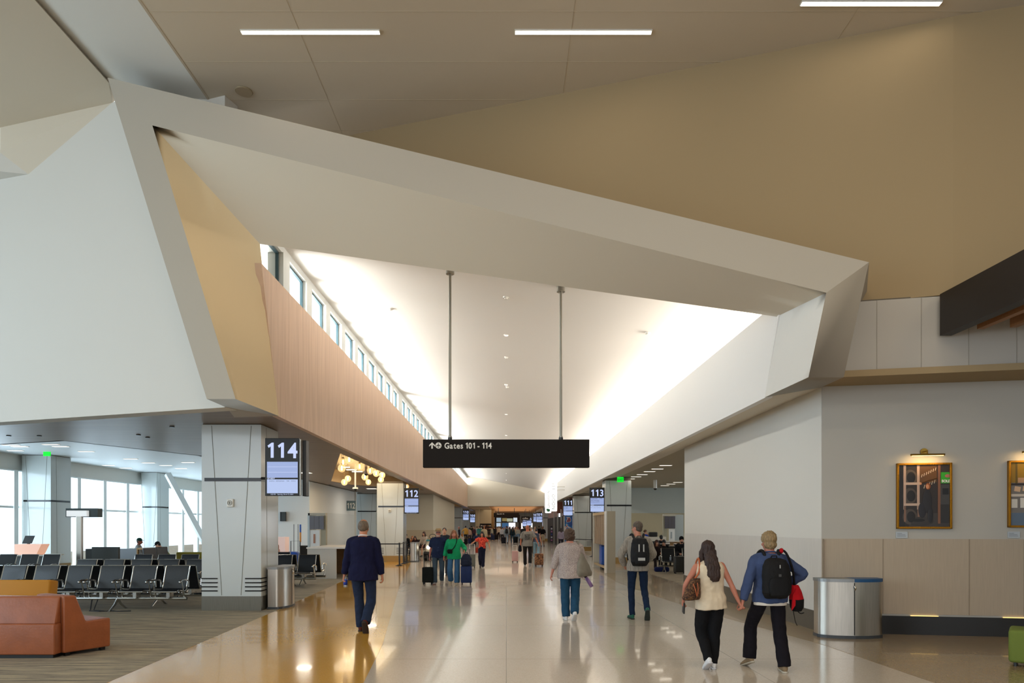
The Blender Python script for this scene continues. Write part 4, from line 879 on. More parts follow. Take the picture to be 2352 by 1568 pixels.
# kiosk of wooden slats by the right pillar
t = simple('charging_kiosk', 'tall kiosk with vertical wood slats and a pale end post beneath screen 113', 'kiosk')
boxpart(t, 'end_post', mat('kiosk_post', '#a39a86', .45), (3.74, 4.06, 25.4, 25.75, 0, 2.31))
boxpart(t, 'post_edge', white_plastic, (3.70, 3.74, 25.38, 25.8, 0, 2.31))
boxpart(t, 'far_post', mat('kiosk_post2', '#c3bfb2', .45), (3.72, 3.80, 29.2, 29.4, 0, 2.31), (3.8, 4.06, 29.2, 29.4, 0, 2.31))
for k in range(7):
    y = 25.85+.48*k; boxpart(t, 'slat', mat('kiosk_slat', '#8a745c', .5, noise_scale=3, stretch=(10, 10, 1)), (3.76, 3.84, y, y+.40, 1.02, 2.2))
boxpart(t, 'top_rail', mat('kiosk_rail', '#b59a72', .5), (3.72, 4.06, 25.75, 29.2, 2.2, 2.3)); boxpart(t, 'bottom_rail', MATS['kiosk_rail'], (3.76, 3.86, 25.75, 29.2, .13, .20))
boxpart(t, 'back_panel', mat('kiosk_back', '#9c9480', .5), (4.0, 4.05, 27.6, 29.2, .2, 1.02))
t = empty('recycling_tub', (3.90, 27.75, 0), 0, 'tall blue plastic recycling tub inside the wood slat kiosk', 'bin')
b = BM(); bbox(b, -.08, .10, -.3, .3, .2, .95, .03); obj('tub', b, blue_plastic, t); b = BM(); bbox(b, -.085, .11, -.32, .32, .93, 1.0, .02); obj('lid', b, mat('tub_lid', '#0d2e70', .4), t)
b = BM(); cyl(b, .0, -.2, 0.07, .2, .05, 10); cyl(b, 0, .2, .07, .2, .05, 10); box(b, -.05, .05, -.25, .25, 0, .08); obj('wheels', b, rubber, t)
# queue posts
def queue_post(x, y, label, group='black queue barrier posts', belt=None):
    t = empty('queue_post', (x, y, 0), 0, label, 'barrier', group)
    b = BM(); cyl(b, 0, 0, 0, .02, .17, 24); cyl(b, 0, 0, .02, .05, .10, 20); obj('base', b, black_plastic, t)
    b = BM(); cyl(b, 0, 0, .04, .96, .034, 14); cyl(b, 0, 0, .93, 1.02, .042, 14); obj('post', b, black_plastic, t)
    if belt:
        b = BM(); slab(b, [(0, 0, .94), (belt[0], belt[1], .94), (belt[0], belt[1], .99), (0, 0, .99)], (0, .006, 0)); obj('belt', b, black_plastic, t)
    return t
q1, q2, q3, q0 = fl(917.5, 1299), fl(927, 1295), fl(933.5, 1292), Vector((-6.9, 30.2, 0))
queue_post(q1.x, q1.y, 'black queue post with belt, closest to the carpet beside the pillar 112', belt=(q0.x-q1.x, q0.y-q1.y))
queue_post(q2.x, q2.y, 'middle black queue post in the row by pillar 112', belt=(q1.x-q2.x, q1.y-q2.y)); queue_post(q3.x, q3.y, 'black queue post closest to the distant steel bin', belt=(q2.x-q3.x, q2.y-q3.y))
queue_post(q0.x, q0.y, 'black queue post hidden behind the man in the navy suit')
qa, qb = fl(1361, 1278), fl(1389, 1240)
queue_post(qa.x, qa.y, 'black queue post beside the wood slat kiosk', belt=(-.9, 2.2))
# gate podium tower and charging counter on the left
def tower(x0, x1, y, label, ztop=2.25, side='l'):
    t = simple('gate_tower', label, 'display tower', 'gate display towers')
    if side == 'l':
        boxpart(t, 'side_column', mat('tower_metal', '#a9b1b0', .35, .3), (x0-.02, x0+.06, y, y+.9, 0, ztop)); 
    else: boxpart(t, 'side_column', mat('tower_metal', '#a9b1b0', .35, .3), (x1-.06, x1+.42, y+.1, y+.9, 0, ztop-.02))
    boxpart(t, 'top', mat('tower_top', '#b7b2a2', .5), (x0, x1, y, y+.3, ztop-.09, ztop)); boxpart(t, 'back_column', mat('tower_back', '#a8a48e', .5), (x1-.2 if side == 'l' else x0, x1 if side == 'l' else x0+.2, y+.1, y+.3, 0, ztop-.1))
    for k in range(3): w = (x1-x0-.1)/3; boxpart(t, 'display', mat('display_off', '#56535a', .25), (x0+.06+w*k, x0+.05+w*(k+1), y-.02, y+.03, 1.63, ztop-.11))
    boxpart(t, 'white_panel', mat('tower_white', '#e4e6e4', .4), (x0+.06 if side == 'l' else x0+.28, x1-.22 if side == 'l' else x1-.06, y+.02, y+.06, .9, 1.60)); boxpart(t, 'notice', mat('notice_rust', '#b07a60', .5), (x0+.2, x0+.27, y, y+.02, 1.1, 1.45)) if side == 'l' else boxpart(t, 'notice', mat('notice_grey', '#9aa4a8', .5), (x1-.28, x1-.21, y, y+.02, 1.1, 1.45))
    return t
tower(-7.55, -6.9, 26, 'gate display tower with three dark screens behind the white counter')
tower(8.3, 8.95, 36, 'gate display tower with dark screens beyond the man with the backpack', 2.38, 'r')
t = simple('charging_counter', 'white bar height counter with open wooden bay behind the suited man', 'counter')
boxpart(t, 'end_panel', laminate, (-6.62, -5.66, 22.7, 22.78, 0, 1.0), (-6.62, -6.55, 22.78, 25.5, 0, 1.0)); boxpart(t, 'worktop', mat('worktop_white', '#e6e1d6', .3), (-6.64, -4.95, 22.66, 25.6, 1.0, 1.05)); boxpart(t, 'wood_back', desk_wood, (-6.5, -5.0, 25.3, 25.4, .0, 1.0)); boxpart(t, 'shelf', laminate, (-5.66, -5.0, 24.9, 25.3, .0, .45))
for x, y in ((-5.35, 23.5), (-5.3, 24.6)):
    t = empty('bar_stool', (x, y, 0), 0, 'black stool tucked under the white counter, behind the suited man', 'stool', 'stools at the white counter'); b = BM(); bbox(b, -.2, .2, -.18, .18, .68, .73, .02); obj('seat', b, black_plastic, t); b = BM(); cyl(b, 0, 0, 0, .68, .03, 8); cyl(b, 0, 0, 0, .02, .2, 16); obj('stem', b, dark_steel, t)
q = at(651, 1186, 32.55); t = empty('wall_screen', q, 0, 'black screen mounted on the shaded pier wall above the leaning woman', 'screen'); boxpart(t, 'housing', black_plastic, (-.13, .13, -.1, 0.03, -.22, .22)); boxpart(t, 'side', mat('screen_side_grey', '#3c4240', .5), (-.05, .14, -.12, -.1, -.2, .2))
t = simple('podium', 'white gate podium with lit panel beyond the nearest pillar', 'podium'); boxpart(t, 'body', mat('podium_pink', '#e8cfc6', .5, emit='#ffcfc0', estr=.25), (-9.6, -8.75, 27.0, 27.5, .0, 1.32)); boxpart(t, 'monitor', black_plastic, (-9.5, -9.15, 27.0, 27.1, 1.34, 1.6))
# equipment by the pier: blue trolley with poles
t = simple('luggage_trolley', 'blue bag on an upright trolley beside the display tower', 'trolley'); b = BM(); bbox(b, -7.75, -7.35, 24.0, 24.35, .12, .85, .08, 3); obj('bag', b, blue_plastic, t)
b = BM(); tube(b, [(-7.70, 24.4, .1), (-7.70, 24.4, 1.22), (-7.38, 24.4, 1.22), (-7.38, 24.4, .1)], .014, 6); obj('handle', b, dark_steel, t); b = BM(); cyl(b, -7.7, 24.25, 0, .12, .05); cyl(b, -7.4, 24.25, 0, .12, .05); obj('wheels', b, rubber, t)
for k, px in enumerate((675, 684.5)):
    q = fl(px, 1208+2744/27.5); queue_pole = empty('thin_post', (q.x, q.y, 0), 0, 'thin dark upright post against the white pier wall', 'post', 'thin posts by the white pier'); b = BM(); cyl(b, 0, 0, 0, 1.83, .012, 8); cyl(b, 0, 0, 0, .02, .12, 16); obj('post', b, dark_steel, queue_pole)
q = fl(690, 1208+2744/27.8); t = empty('banner_post', (q.x, q.y, 0), 0, 'narrow post with a blue and orange strip beside the tower', 'post'); boxpart(t, 'strip', blue_plastic, (-.03, .03, -.02, .02, 1.5, 1.82)); boxpart(t, 'strip', mat('strip_orange', '#c98a3a', .5), (-.03, .03, -.02, .02, 1.1, 1.5)); b = BM(); cyl(b, 0, 0, 0, 1.1, .012, 8); cyl(b, 0, 0, 0, .02, .1, 12); obj('stem', b, dark_steel, t)
# left hold room furniture
t = simple('gate_podium', 'white gate podium glowing orange in front of the far left pillar', 'podium')
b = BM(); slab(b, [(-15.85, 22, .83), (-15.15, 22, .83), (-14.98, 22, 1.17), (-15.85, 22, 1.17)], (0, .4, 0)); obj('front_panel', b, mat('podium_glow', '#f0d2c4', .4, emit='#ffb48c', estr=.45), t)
boxpart(t, 'worktop', laminate, (-17.2, -14.7, 21.9, 22.7, .79, .83)); boxpart(t, 'base', mat('podium_base', '#4a4f50', .5), (-17.1, -14.9, 22.1, 22.6, 0, .79))
t = simple('monitor', 'small black monitor tilted on the glowing podium', 'monitor'); b = BM(); slab(b, [(-15.75, 22.2, 1.19), (-15.45, 22.2, 1.19), (-15.38, 22.25, 1.44), (-15.68, 22.25, 1.44)], (0, .03, 0)); obj('screen', b, black_plastic, t); boxpart(t, 'stand', black_plastic, (-15.62, -15.55, 22.25, 22.3, 1.16, 1.2))
t = simple('information_stand', 'metal pole stand carrying a dark display box in front of the windows', 'sign stand')
b = BM(); bbox(b, -13.25, -13.08, 21.0, 21.12, 0, 2.12, .02); obj('pole', b, steel, t); boxpart(t, 'display_box', mat('stand_box', '#2d3a3a', .4), (-13.62, -12.63, 21.1, 21.35, 2.03, 2.30)); boxpart(t, 'light_face', mat('stand_face', '#dfe4e4', .4, emit='#ffffff', estr=.5), (-13.52, -12.9, 20.98, 21.1, 2.05, 2.23)); boxpart(t, 'base', steel, (-13.5, -12.8, 20.85, 21.3, 0, .03))
t = simple('partition', 'dark charging board standing beneath the pole display', 'partition'); boxpart(t, 'board', mat('board_dark', '#343834', .6), (-13.3, -12.45, 21.9, 22.0, 0, 1.08)); boxpart(t, 'wing', mat('board_dark2', '#222622', .6), (-13.5, -13.3, 21.9, 22.3, 0, 1.02))
t = simple('work_counter', 'grey fronted work counter with a wooden niche by the windows', 'counter'); boxpart(t, 'front_panel', mat('counter_grey', '#a2a9b0', .5), (-13.93, -13.0, 24, 24.1, 0, .96)); boxpart(t, 'wood_top', maple, (-13.0, -12.35, 24, 24.9, .93, .98)); boxpart(t, 'wood_side', maple, (-13.0, -12.96, 24, 24.1, 0, .93)); boxpart(t, 'niche', mat('niche_dark', '#3a2e24', .7), (-12.96, -12.4, 24.3, 24.4, .0, .93))
for x, yy, lab in ((-11.8, 22.9, 'tall black chair back at the end of the wooden counter'), (-12.0, 24.1, 'tall black chair back in front of the man in olive')):
    t = empty('work_chair', (x, yy, 0), R(70), lab, 'chair', 'black chairs at the wooden counter'); b = BM(); bbox(b, -.25, .25, .18, .24, .55, 1.02, .02, rot=Matrix.Rotation(R(-8), 4, 'X')); obj('backrest', b, vinyl_black, t); b = BM(); bbox(b, -.25, .25, -.25, .22, .45, .52, .02); obj('seat', b, vinyl_black, t)
    b = BM()
    for sx in (-.2, .2):
        for sy in (-.2, .18): cyl(b, sx, sy, 0, .46, .015, 8)
    obj('legs', b, dark_steel, t)
t = simple('lounge_sofa', 'olive yellow sofa back near the windows behind the black seats', 'sofa'); b = BM(); bbox(b, -12.1, -11.1, 25.0, 25.2, .1, .80, .04, 3); obj('backrest', b, olive, t); b = BM(); bbox(b, -12.1, -11.1, 25.2, 25.9, .1, .42, .04, 3); obj('seat', b, olive, t); boxpart(t, 'plinth', black_plastic, (-12.0, -11.2, 25.1, 25.8, 0, .1))
# right hold area
t = simple('gate_desk', 'white gate desk with dark lower panel beyond the man with the backpack', 'desk'); boxpart(t, 'top_panel', laminate, (7.3, 8.2, 35, 35.5, .98, 1.2)); boxpart(t, 'lower_panel', mat('desk_dark', '#33373c', .5), (7.0, 8.1, 35.05, 35.5, 0, .98)); boxpart(t, 'equipment', black_plastic, (7.35, 7.8, 35.15, 35.4, 1.2, 1.45), r=.05)
t = simple('side_counter', 'wood fronted counter with small equipment in front of the display tower', 'counter'); boxpart(t, 'worktop', laminate, (8.0, 9.1, 34.6, 35.0, .95, 1.0)); boxpart(t, 'wood_front', desk_wood, (8.3, 9.05, 34.65, 35.0, 0, .95)); boxpart(t, 'white_side', laminate, (7.95, 8.3, 34.65, 34.95, 0, .95))
# electric cart
q = fl(978.5, 1287.5)
t = empty('electric_cart', (-3.55, q.y, 0), 0, 'cream electric courtesy cart with lit headlight behind the man in the hat', 'cart')
cream = mat('cart_cream', '#d9d0bc', .3, coat=.5); teal = mat('cart_teal', '#2f8c96', .4)
b = BM(); slab(b, [(-.55, -.05, .42), (-.55, -.12, .75), (-.50, .15, 1.0), (-.50, .45, 1.05), (-.50, .5, .42)], (1.1, 0, 0)); bmesh.ops.bevel(b, geom=b.edges[:], offset=.05, segments=3, affect='EDGES'); obj('nose', b, cream, t, smooth='auto')
boxpart(t, 'hood_strip', teal, (-.52, .52, .1, .5, 1.0, 1.06)); boxpart(t, 'bumper', black_plastic, (-.6, .6, -.15, .1, .33, .44), r=.02); boxpart(t, 'chassis', black_plastic, (-.5, .5, .1, 2.4, .28, .42))
for x in (-.38, .38):
    b = BM(); sphere(b, (x, -.12, .68), .09, (1, .4, 1)); obj('headlight', b, mat('headlight', '#ffffff', .2, emit='#fff8e8', estr=5), t)
for x in (-.55, .55):
    for y in (.15, 2.0):
        b = BM(); tube(b, [(x-.08, y, .23), (x+.08, y, .23)], .23, 20); w = obj('wheel', b, rubber, t); b = BM(); tube(b, [(x-.085, y, .23), (x+.085, y, .23)], .11, 16); obj('hub', b, steel, w)
b = BM(); tube(b, [(-.3, .5, 1.0), (-.25, .7, 1.2)], .02, 8); tube(b, [(-.25+.17*math.cos(a), .7+.08*math.sin(a), 1.22+.12*math.sin(a)) for a in [k*math.pi/8 for k in range(16)]], .016, 6, closed=True); obj('steering_wheel', b, black_plastic, t)
boxpart(t, 'seat', mat('cart_seat', '#c9a870', .6), (-.5, .5, 1.1, 1.5, .5, .75), (-.5, .5, 1.45, 1.55, .75, 1.15), r=.04)
# small downlights in the corridor ceiling
for k, y in enumerate((17, 23, 29, 36, 44, 53, 62, 71)):
    bpy.context.view_layer.update(); hit = SC.ray_cast(bpy.context.evaluated_depsgraph_get(), (0, y, 4.6), (0, 0, 1)); zc = hit[1].z+.055
    t = empty('downlight', (0, y, zc-.07), 0, 'small round downlight in the bright corridor ceiling', 'ceiling light', 'downlights along the corridor ceiling'); b = BM(); cyl(b, 0, 0, 0, .12, .065, 16); obj('trim_ring', b, white_plastic, t)
    b = BM(); cyl(b, 0, 0, -.005, .0, .045, 16); obj('diffuser', b, led_soft, t)
# ================================================================ people
V = Vector
def ik(a, t, l1, l2, pole):
    d = t-a; L = min(d.length, (l1+l2)*.999); d.normalize(); t = a+d*L
    x = (l1*l1-l2*l2+L*L)/(2*L); h = math.sqrt(max(l1*l1-x*x, 0))
    p = V(pole); p = p-d*p.dot(d); p.normalize(); return a+d*x+p*h, t
def loft(bm, rings, seg=14):
    """rings: (center, axis_u, axis_v, ru, rv)"""
    prev = None; first = None
    for c, u, v, ru, rv in rings:
        cur = [bm.verts.new(c + u*(math.copysign(abs(math.cos(a))**.9, math.cos(a))*ru) + v*(math.copysign(abs(math.sin(a))**.9, math.sin(a))*rv)) for a in [2*math.pi*k/seg for k in range(seg)]]
        if prev:
            for k in range(seg): bm.faces.new((prev[k], prev[(k+1) % seg], cur[(k+1) % seg], cur[k]))
        else: first = cur
        prev = cur
    bm.faces.new(list(reversed(first))); bm.faces.new(prev)
def limb(bm, pts, rs, seg=12, flat=1.0):
    """smooth limb through joints with catmull-rom interpolation"""
    n = len(pts); P = []; Rr = []
    for i in range(n-1):
        p0, p1, p2, p3 = pts[max(i-1, 0)], pts[i], pts[i+1], pts[min(i+2, n-1)]
        for k in range(4):
            t = k/4; P.append(.5*((2*p1)+(p2-p0)*t+(2*p0-5*p1+4*p2-p3)*t*t+(3*p1-p0-3*p2+p3)*t**3)); Rr.append(rs[i]*(1-t)+rs[i+1]*t)
    P.append(pts[-1]); Rr.append(rs[-1]); tube(bm, P, Rr, seg)
def fuse(bm, name, m, parent, vox, smooth=3, disp=None, sf=.5):
    """union of overlapping closed shells as one continuous surface"""
    bmesh.ops.recalc_face_normals(bm, faces=bm.faces[:])
    me = bpy.data.meshes.new('t'); bm.to_mesh(me); bm.free(); o = bpy.data.objects.new('t', me); COL.objects.link(o)
    r = o.modifiers.new('r', 'REMESH'); r.mode = 'VOXEL'; r.voxel_size = vox
    if smooth: s = o.modifiers.new('s', 'SMOOTH'); s.factor = sf; s.iterations = smooth
    dg = bpy.context.evaluated_depsgraph_get(); out = bpy.data.meshes.new_from_object(o.evaluated_get(dg)); out.name = name
    bpy.data.objects.remove(o); bpy.data.meshes.remove(me)
    if disp:
        amp, sc, st = disp; nn = noise.noise
        ns = [v.normal.copy() for v in out.vertices]
        for v, nrm in zip(out.vertices, ns):
            q = V((v.co.x*sc*st[0], v.co.y*sc*st[1], v.co.z*sc*st[2])); v.co += nrm*(amp*(nn(q)+.5*nn(q*2.1)) if sc > 12 else amp*(.6*nn(q)+.55*(.35-abs(nn(V((q.x*.8+q.z*.5, q.y, q.z*1.1-q.x*.6)))))+.35*nn(q*2.3)))
    for p in out.polygons: p.use_smooth = True
    return link_obj(name, out, m, parent)
def ball(bm, c, rx, ry, rz, M=None, u=16, v=12):
    g = bmesh.ops.create_uvsphere(bm, u_segments=u, v_segments=v, radius=1)['verts']
    for w in g:
        p = V((w.co.x*rx, w.co.y*ry, w.co.z*rz))+V(c); w.co = M @ p if M else p
def cloth(col, rough=.9, name=None, **k): return mat(name or 'cloth_%s' % col.strip('#'), col, rough, bump=k.pop('bump', .55), bump_scale=k.pop('bump_scale', 13), spec=.25, noise_scale=9, noise_amt=.10, **k)
def skin(col='#c48f72'): return mat('skin_%s' % col.strip('#'), col, .55, noise_scale=30, noise_amt=.05)
def hand(bm, w, d, n, t, s, curl=.5, fine=True, spread=0.0):
    """w wrist, d pointing to the knuckles, n palm normal, t towards the thumb"""
    k = s
    loft(bm, [(w-d*.03*k, t, n, .024*k, .020*k), (w+d*.01*k, t, n, .027*k, .018*k), (w+d*.045*k, t, n, .038*k, .017*k), (w+d*.085*k, t, n, .040*k, .014*k), (w+d*.095*k, t, n, .034*k, .010*k)], 10)
    if not fine:
        limb(bm, [w+d*.08*k, w+d*.12*k+n*.02*k*curl, w+d*.14*k+n*.05*k*curl], [.022*k, .02*k, .015*k], 6)
        limb(bm, [w+d*.03*k+t*.03*k, w+d*.08*k+t*.05*k], [.012*k, .010*k], 6); return
    for i, L in enumerate((.074, .082, .076, .060)):
        o = t*(.031-.0205*i)*k; b0 = w+d*.078*k+o; pts = [b0]; dd = d.copy(); dd = (dd + t*(.06-.04*i)*(1+spread)).normalized()
        for j, f in enumerate((.45, .30, .25)):
            a = curl*(.75+.35*j)*(1+.10*i); dd = (dd*math.cos(a)+n*math.sin(a)).normalized(); pts.append(pts[-1]+dd*L*f*k)
            n2 = n-dd*n.dot(dd); n2 = n2.normalized() if n2.length > 1e-4 else n
            n = n2
        limb(bm, pts, [.0105*k, .0098*k, .0092*k, .0078*k], 8)
        n = (n2+d*0).normalized()
        n = N0(d, t) if False else n
        n = hand.n0
    b0 = w+d*.022*k+t*.026*k
    limb(bm, [b0, b0+(d*.5+t*.75+hand.n0*.25).normalized()*.036*k, b0+(d*.62+t*.6+hand.n0*.45).normalized()*.068*k, b0+(d*.85+t*.35+hand.n0*.55).normalized()*.086*k], [.014*k, .0125*k, .011*k, .009*k], 8)
def person(label, loc, rz, H=1.72, skin_c='#c48f72', hair=('short', '#4a3a2c'), top=None, pants=None, shoes=('#2a2a2a', '#1a1a1a'),
           feet=((-.10, .05, 0, 0, 4), (.10, -.25, 0, 35, 4)), hands=None, elbows=None, lean=3, side=0, head=(0, 0), wide=1.0, near=1, curl=(.5, .5), palm=None,
           seated=False, belly=0, group=None, face=False, category='person', beard=None, hat=None, glasses=None, hipdrop=0.0, extra=None):
    s = H/1.75; root = empty('person', loc, R(rz), label, category, group)
    vox = {0: .030, 1: .0135, 2: .009}[near]; fine = near == 2; sm = {0: 1, 1: 3, 2: 4}[near]; seg = 14 if near else 8
    X, Yv, Z = V((1, 0, 0)), V((0, 1, 0)), V((0, 0, 1))
    sk = skin(skin_c)
    # feet -> pelvis height
    FT = []
    for sg, f in ((-1, feet[0]), (1, feet[1])):
        x, y, z, pitch, yaw = f; yw = R(-yaw*sg if sg > 0 else yaw)
        yw = R(yaw)*(-sg)
        fd = V((-math.sin(yw), math.cos(yw), 0)); p = R(pitch); fdir = fd*math.cos(p)-Z*math.sin(p); fup = Z*math.cos(p)+fd*math.sin(p)
        ball_pt = V((x, y, z))+fd*.13*s                       # ball of the foot stays at given height
        heel = ball_pt-fdir*.19*s; ankle = heel+fdir*.05*s+fup*.085*s
        FT.append((ankle, fdir, fup, fd, heel))
    L1, L2 = .43*s, .42*s
    hz = seated if seated else None
    if hz is None:
        hz = 2
        for sg, F in zip((-1, 1), FT):
            hp = V((sg*.09*s, 0, 0)); dx = F[0]-hp; hor = math.hypot(dx.x, dx.y); hz = min(hz, F[0].z+math.sqrt(max(((L1+L2)*.992)**2-hor*hor, .01)))
    PZ = hz-hipdrop; pel = V((0, 0, PZ+.03*s))
    le, sd = R(lean), R(side)
    RM = Matrix.Rotation(-le, 4, 'X') @ Matrix.Rotation(sd, 4, 'Y')
    def U(x, y, z): return pel + RM @ V((x*s, y*s, (z-.95)*s))     # upper-body coordinates, z measured on the 1.75 m figure
    ux = (RM @ X).normalized(); uy = (RM @ Yv).normalized()
    w = wide
    sh = [U(-.172*w, -.008, 1.400), U(.172*w, -.008, 1.400)]
    hips = [pel+V((-.09*s*min(w, 1.1), 0, -.03*s)), pel+V((.09*s*min(w, 1.1), 0, -.03*s))]
    if hands is None: hands = ((-.27, .05, .80), (.27, -.02, .80))
    A1, A2 = .285*s, .255*s; ARM = []
    for i, sg in ((0, -1), (1, 1)):
        tg = V(hands[i])*1.0; pole = V(elbows[i]) if elbows and elbows[i] else V((sg*.35, -1, -.2))
        el, wr = ik(sh[i], tg, A1, A2, pole); ARM.append((sh[i], el, wr))
    LEG = []
    for i, sg in ((0, -1), (1, 1)):
        kn, an = ik(hips[i], FT[i][0], L1, L2, V((sg*.12, 1, .1))); LEG.append((hips[i], kn, an))
    TR = [(.84, .10, .09, -.01), (.90, .165, .112, -.012), (.97, .168, .112, -.01), (1.06, .148, .10, 0), (1.16, .152, .105, .004), (1.28, .168, .115, .004), (1.35, .172, .112, 0), (1.40, .158, .098, -.004), (1.435, .125, .082, -.008), (1.465, .088, .070, -.008), (1.50, .060, .058, 0)]
    def torso(bm, g, z0=.84, z1=1.6, hemflare=0, gw=1.0):
        rr = []; zs = [z for z, *_ in TR]
        def prof(z):
            for a, b_ in zip(TR, TR[1:]):
                if a[0] <= z <= b_[0]:
                    t = (z-a[0])/(b_[0]-a[0]); return [a[k]*(1-t)+b_[k]*t for k in (1, 2, 3)]
            return list(TR[0][1:]) if z < TR[0][0] else list(TR[-1][1:])
        zz = [z0]+[z for z in zs if z0 < z < z1]+([z1] if z1 < 1.49 else [])
        for z in zz:
            rx, ry, y = prof(max(z, .90)) if g > 0 else prof(z)
            bl = belly*math.exp(-((z-1.05)/.12)**2); fl_ = hemflare*max(0, (1.05-z))
            q = g if z < 1.45 else g*.35
            rr.append((U(0, y+bl*.5, z), ux, uy, (rx*w+q*gw+bl*.4+fl_)*s, (ry*(.5+.5*w)+q+bl+fl_)*s))
        loft(bm, rr, 18 if near else 10)
    # --- head frame
    hy, hp_ = head; HM = Matrix.Translation(U(0, .025, 1.615)) @ RM @ Matrix.Rotation(R(hy), 4, 'Z') @ Matrix.Rotation(R(-hp_), 4, 'X') @ Matrix.Scale(s*.98, 4)
    # --- body
    bm = BM(); torso(bm, -.012, .89)
    loft(bm, [(U(0, -.012, 1.44), ux, uy, .07*s*w**.5, .065*s), (U(0, -.004, 1.50), ux, uy, .060*s*w**.5, .060*s), (U(0, .008, 1.56), ux, uy, .056*s*w**.5, .058*s), (U(0, .012, 1.62), ux, uy, .05*s, .055*s)], 12)
    ball(bm, (0, -.012, .035), .076, .096, .094, HM); ball(bm, (0, .022, -.035), .062, .075, .085, HM); ball(bm, (0, .045, -.085), .036, .04, .032, HM)
    if near:
        limb(bm, [HM @ V((0, .088, .02)), HM @ V((0, .104, -.012)), HM @ V((0, .116, -.030)), HM @ V((0, .096, -.038))], [.009*s, .011*s, .014*s, .009*s], 8)
        ball(bm, (0, .090, -.064), .024, .012, .010, HM); ball(bm, (-.028, .082, .026), .022, .012, .008, HM); ball(bm, (.028, .082, .026), .022, .012, .008, HM)
        for sg in (-1, 1): ball(bm, (sg*.080, -.006, -.008), .009, .020, .032, HM @ Matrix.Rotation(R(sg*-12), 4, 'Z')); ball(bm, (sg*.05, .06, -.03), .02, .022, .02, HM)
    for i, sg in ((0, -1), (1, 1)):
        a, e, wr = ARM[i]; limb(bm, [a+(V((-sg*.03, 0, .0)))*s, a, a.lerp(e, .45), e, e.lerp(wr, .35), wr], [.042*s, .048*s, .043*s*w**.4, .036*s, .037*s, .024*s], seg-2)
        d = (wr-e).normalized(); inward = V((-sg, 0, 0)) if not (palm and palm[i]) else V(palm[i])
        n = (inward-d*inward.dot(d)).normalized(); t = d.cross(n)*(1 if sg < 0 else -1)
        if t.y < -.2 and not (palm and palm[i]): t = -t
        hand.n0 = n; hand(bm, wr, d, n, t.normalized(), s, curl[i], fine or near == 1)
        h, k, an = LEG[i]; limb(bm, [h, h.lerp(k, .4), k, k.lerp(an, .35), an, an-FT[i][2]*.03*s], [.078*s, .066*s, .047*s, .048*s, .032*s, .032*s], seg-2)
    body = fuse(bm, 'body', sk, root, vox, sm)
    # --- face details
    if face:
        b = BM()
        for sg in (-1, 1): ball(b, (sg*.029, .083, .008), .0125, .008, .0065, HM)
        obj('eyes', b, mat('eye_white', '#d8cfc6', .3), root, True); b = BM()
        for sg in (-1, 1): ball(b, (sg*.029, .0885, .008), .0062, .005, .0062, HM)
        obj('pupils', b, mat('eye_dark', '#21160f', .2), root, True); b = BM(); ball(b, (0, .1005, -.064), .021, .004, .006, HM); obj('lips', b, mat('lips', '#9c4a40', .5), root, True)
        b = BM()
        for sg in (-1, 1): ball(b, (sg*.030, .092, .028), .018, .004, .004, HM)
        obj('eyebrows', b, cloth(hair[1]), root, True)
    # --- hair
    hk, hc = hair; hm = mat('hair_%s' % hc.strip('#'), hc, .6, noise_scale=60, noise_amt=.35, stretch=(1, 1, .25), bump=.6, bump_scale=90)
    hv = max(vox*.9, .009)
    if hk != 'bald':
        bm = BM()
        if hk == 'short': ball(bm, (0, -.022, .042), .084, .100, .094, HM); ball(bm, (0, -.050, -.015), .070, .062, .062, HM)
        elif hk == 'crop': ball(bm, (0, -.020, .040), .081, .098, .094, HM); ball(bm, (0, -.048, -.02), .066, .058, .055, HM)
        elif hk == 'thin': 
            bm2 = [(sg*.052, -.02, .005) for sg in (-1, 1)]
            for c_ in bm2: ball(bm, c_, .034, .072, .048, HM)
            ball(bm, (0, -.024, .030), .083, .098, .088, HM); ball(bm, (0, -.05, -.01), .070, .060, .062, HM)
        elif hk == 'thick': ball(bm, (0, -.020, .045), .094, .112, .104, HM); ball(bm, (0, -.055, -.03), .082, .070, .070, HM); ball(bm, (.01, .03, .10), .06, .06, .03, HM)
        elif hk == 'curly': ball(bm, (0, -.022, .040), .108, .116, .108, HM); ball(bm, (0, -.045, -.035), .104, .09, .085, HM)
        elif hk in ('long', 'wavy', 'mid'):
            Ln = {'long': .33, 'wavy': .16, 'mid': .22}[hk]; ball(bm, (0, -.022, .044), .090, .106, .100, HM)
            for sg in (-1, 1): limb(bm, [HM @ V((sg*.055, -.01, .03)), HM @ V((sg*.092, -.005, -.05)), HM @ V((sg*(.088 if hk != 'wavy' else .115), -.02, -.10-Ln*.35)), HM @ V((sg*.07, -.04, -.12-Ln*.6))], [.04*s, .036*s, .042*s if hk != 'wavy' else .05*s, .015*s], 8)
            loft(bm, [(HM @ V((0, -.06, .06)), ux, uy, .06*s, .04*s), (HM @ V((0, -.085, -.03)), ux, uy, .085*s, .045*s), (HM @ V((.0, -.105-.04*(Ln > .3), -.10-Ln*.3)), ux, uy, .100*s, .042*s), (HM @ V((.01, -.115-.055*(Ln > .3), -.10-Ln*.75)), ux, uy, .090*s, .034*s), (HM @ V((.025, -.115-.055*(Ln > .3), -.10-Ln)), ux, uy, .045*s, .02*s)], 12)
        elif hk == 'bun': ball(bm, (0, -.020, .042), .083, .100, .092, HM); ball(bm, (0, -.115, .03), .04, .04, .04, HM)
        elif hk == 'pony': ball(bm, (0, -.020, .042), .083, .100, .092, HM); limb(bm, [HM @ V((0, -.09, .03)), HM @ V((0, -.15, .01)), HM @ V((0, -.14, -.10)), HM @ V((0, -.12, -.20))], [.025*s, .03*s, .03*s, .01*s], 8)
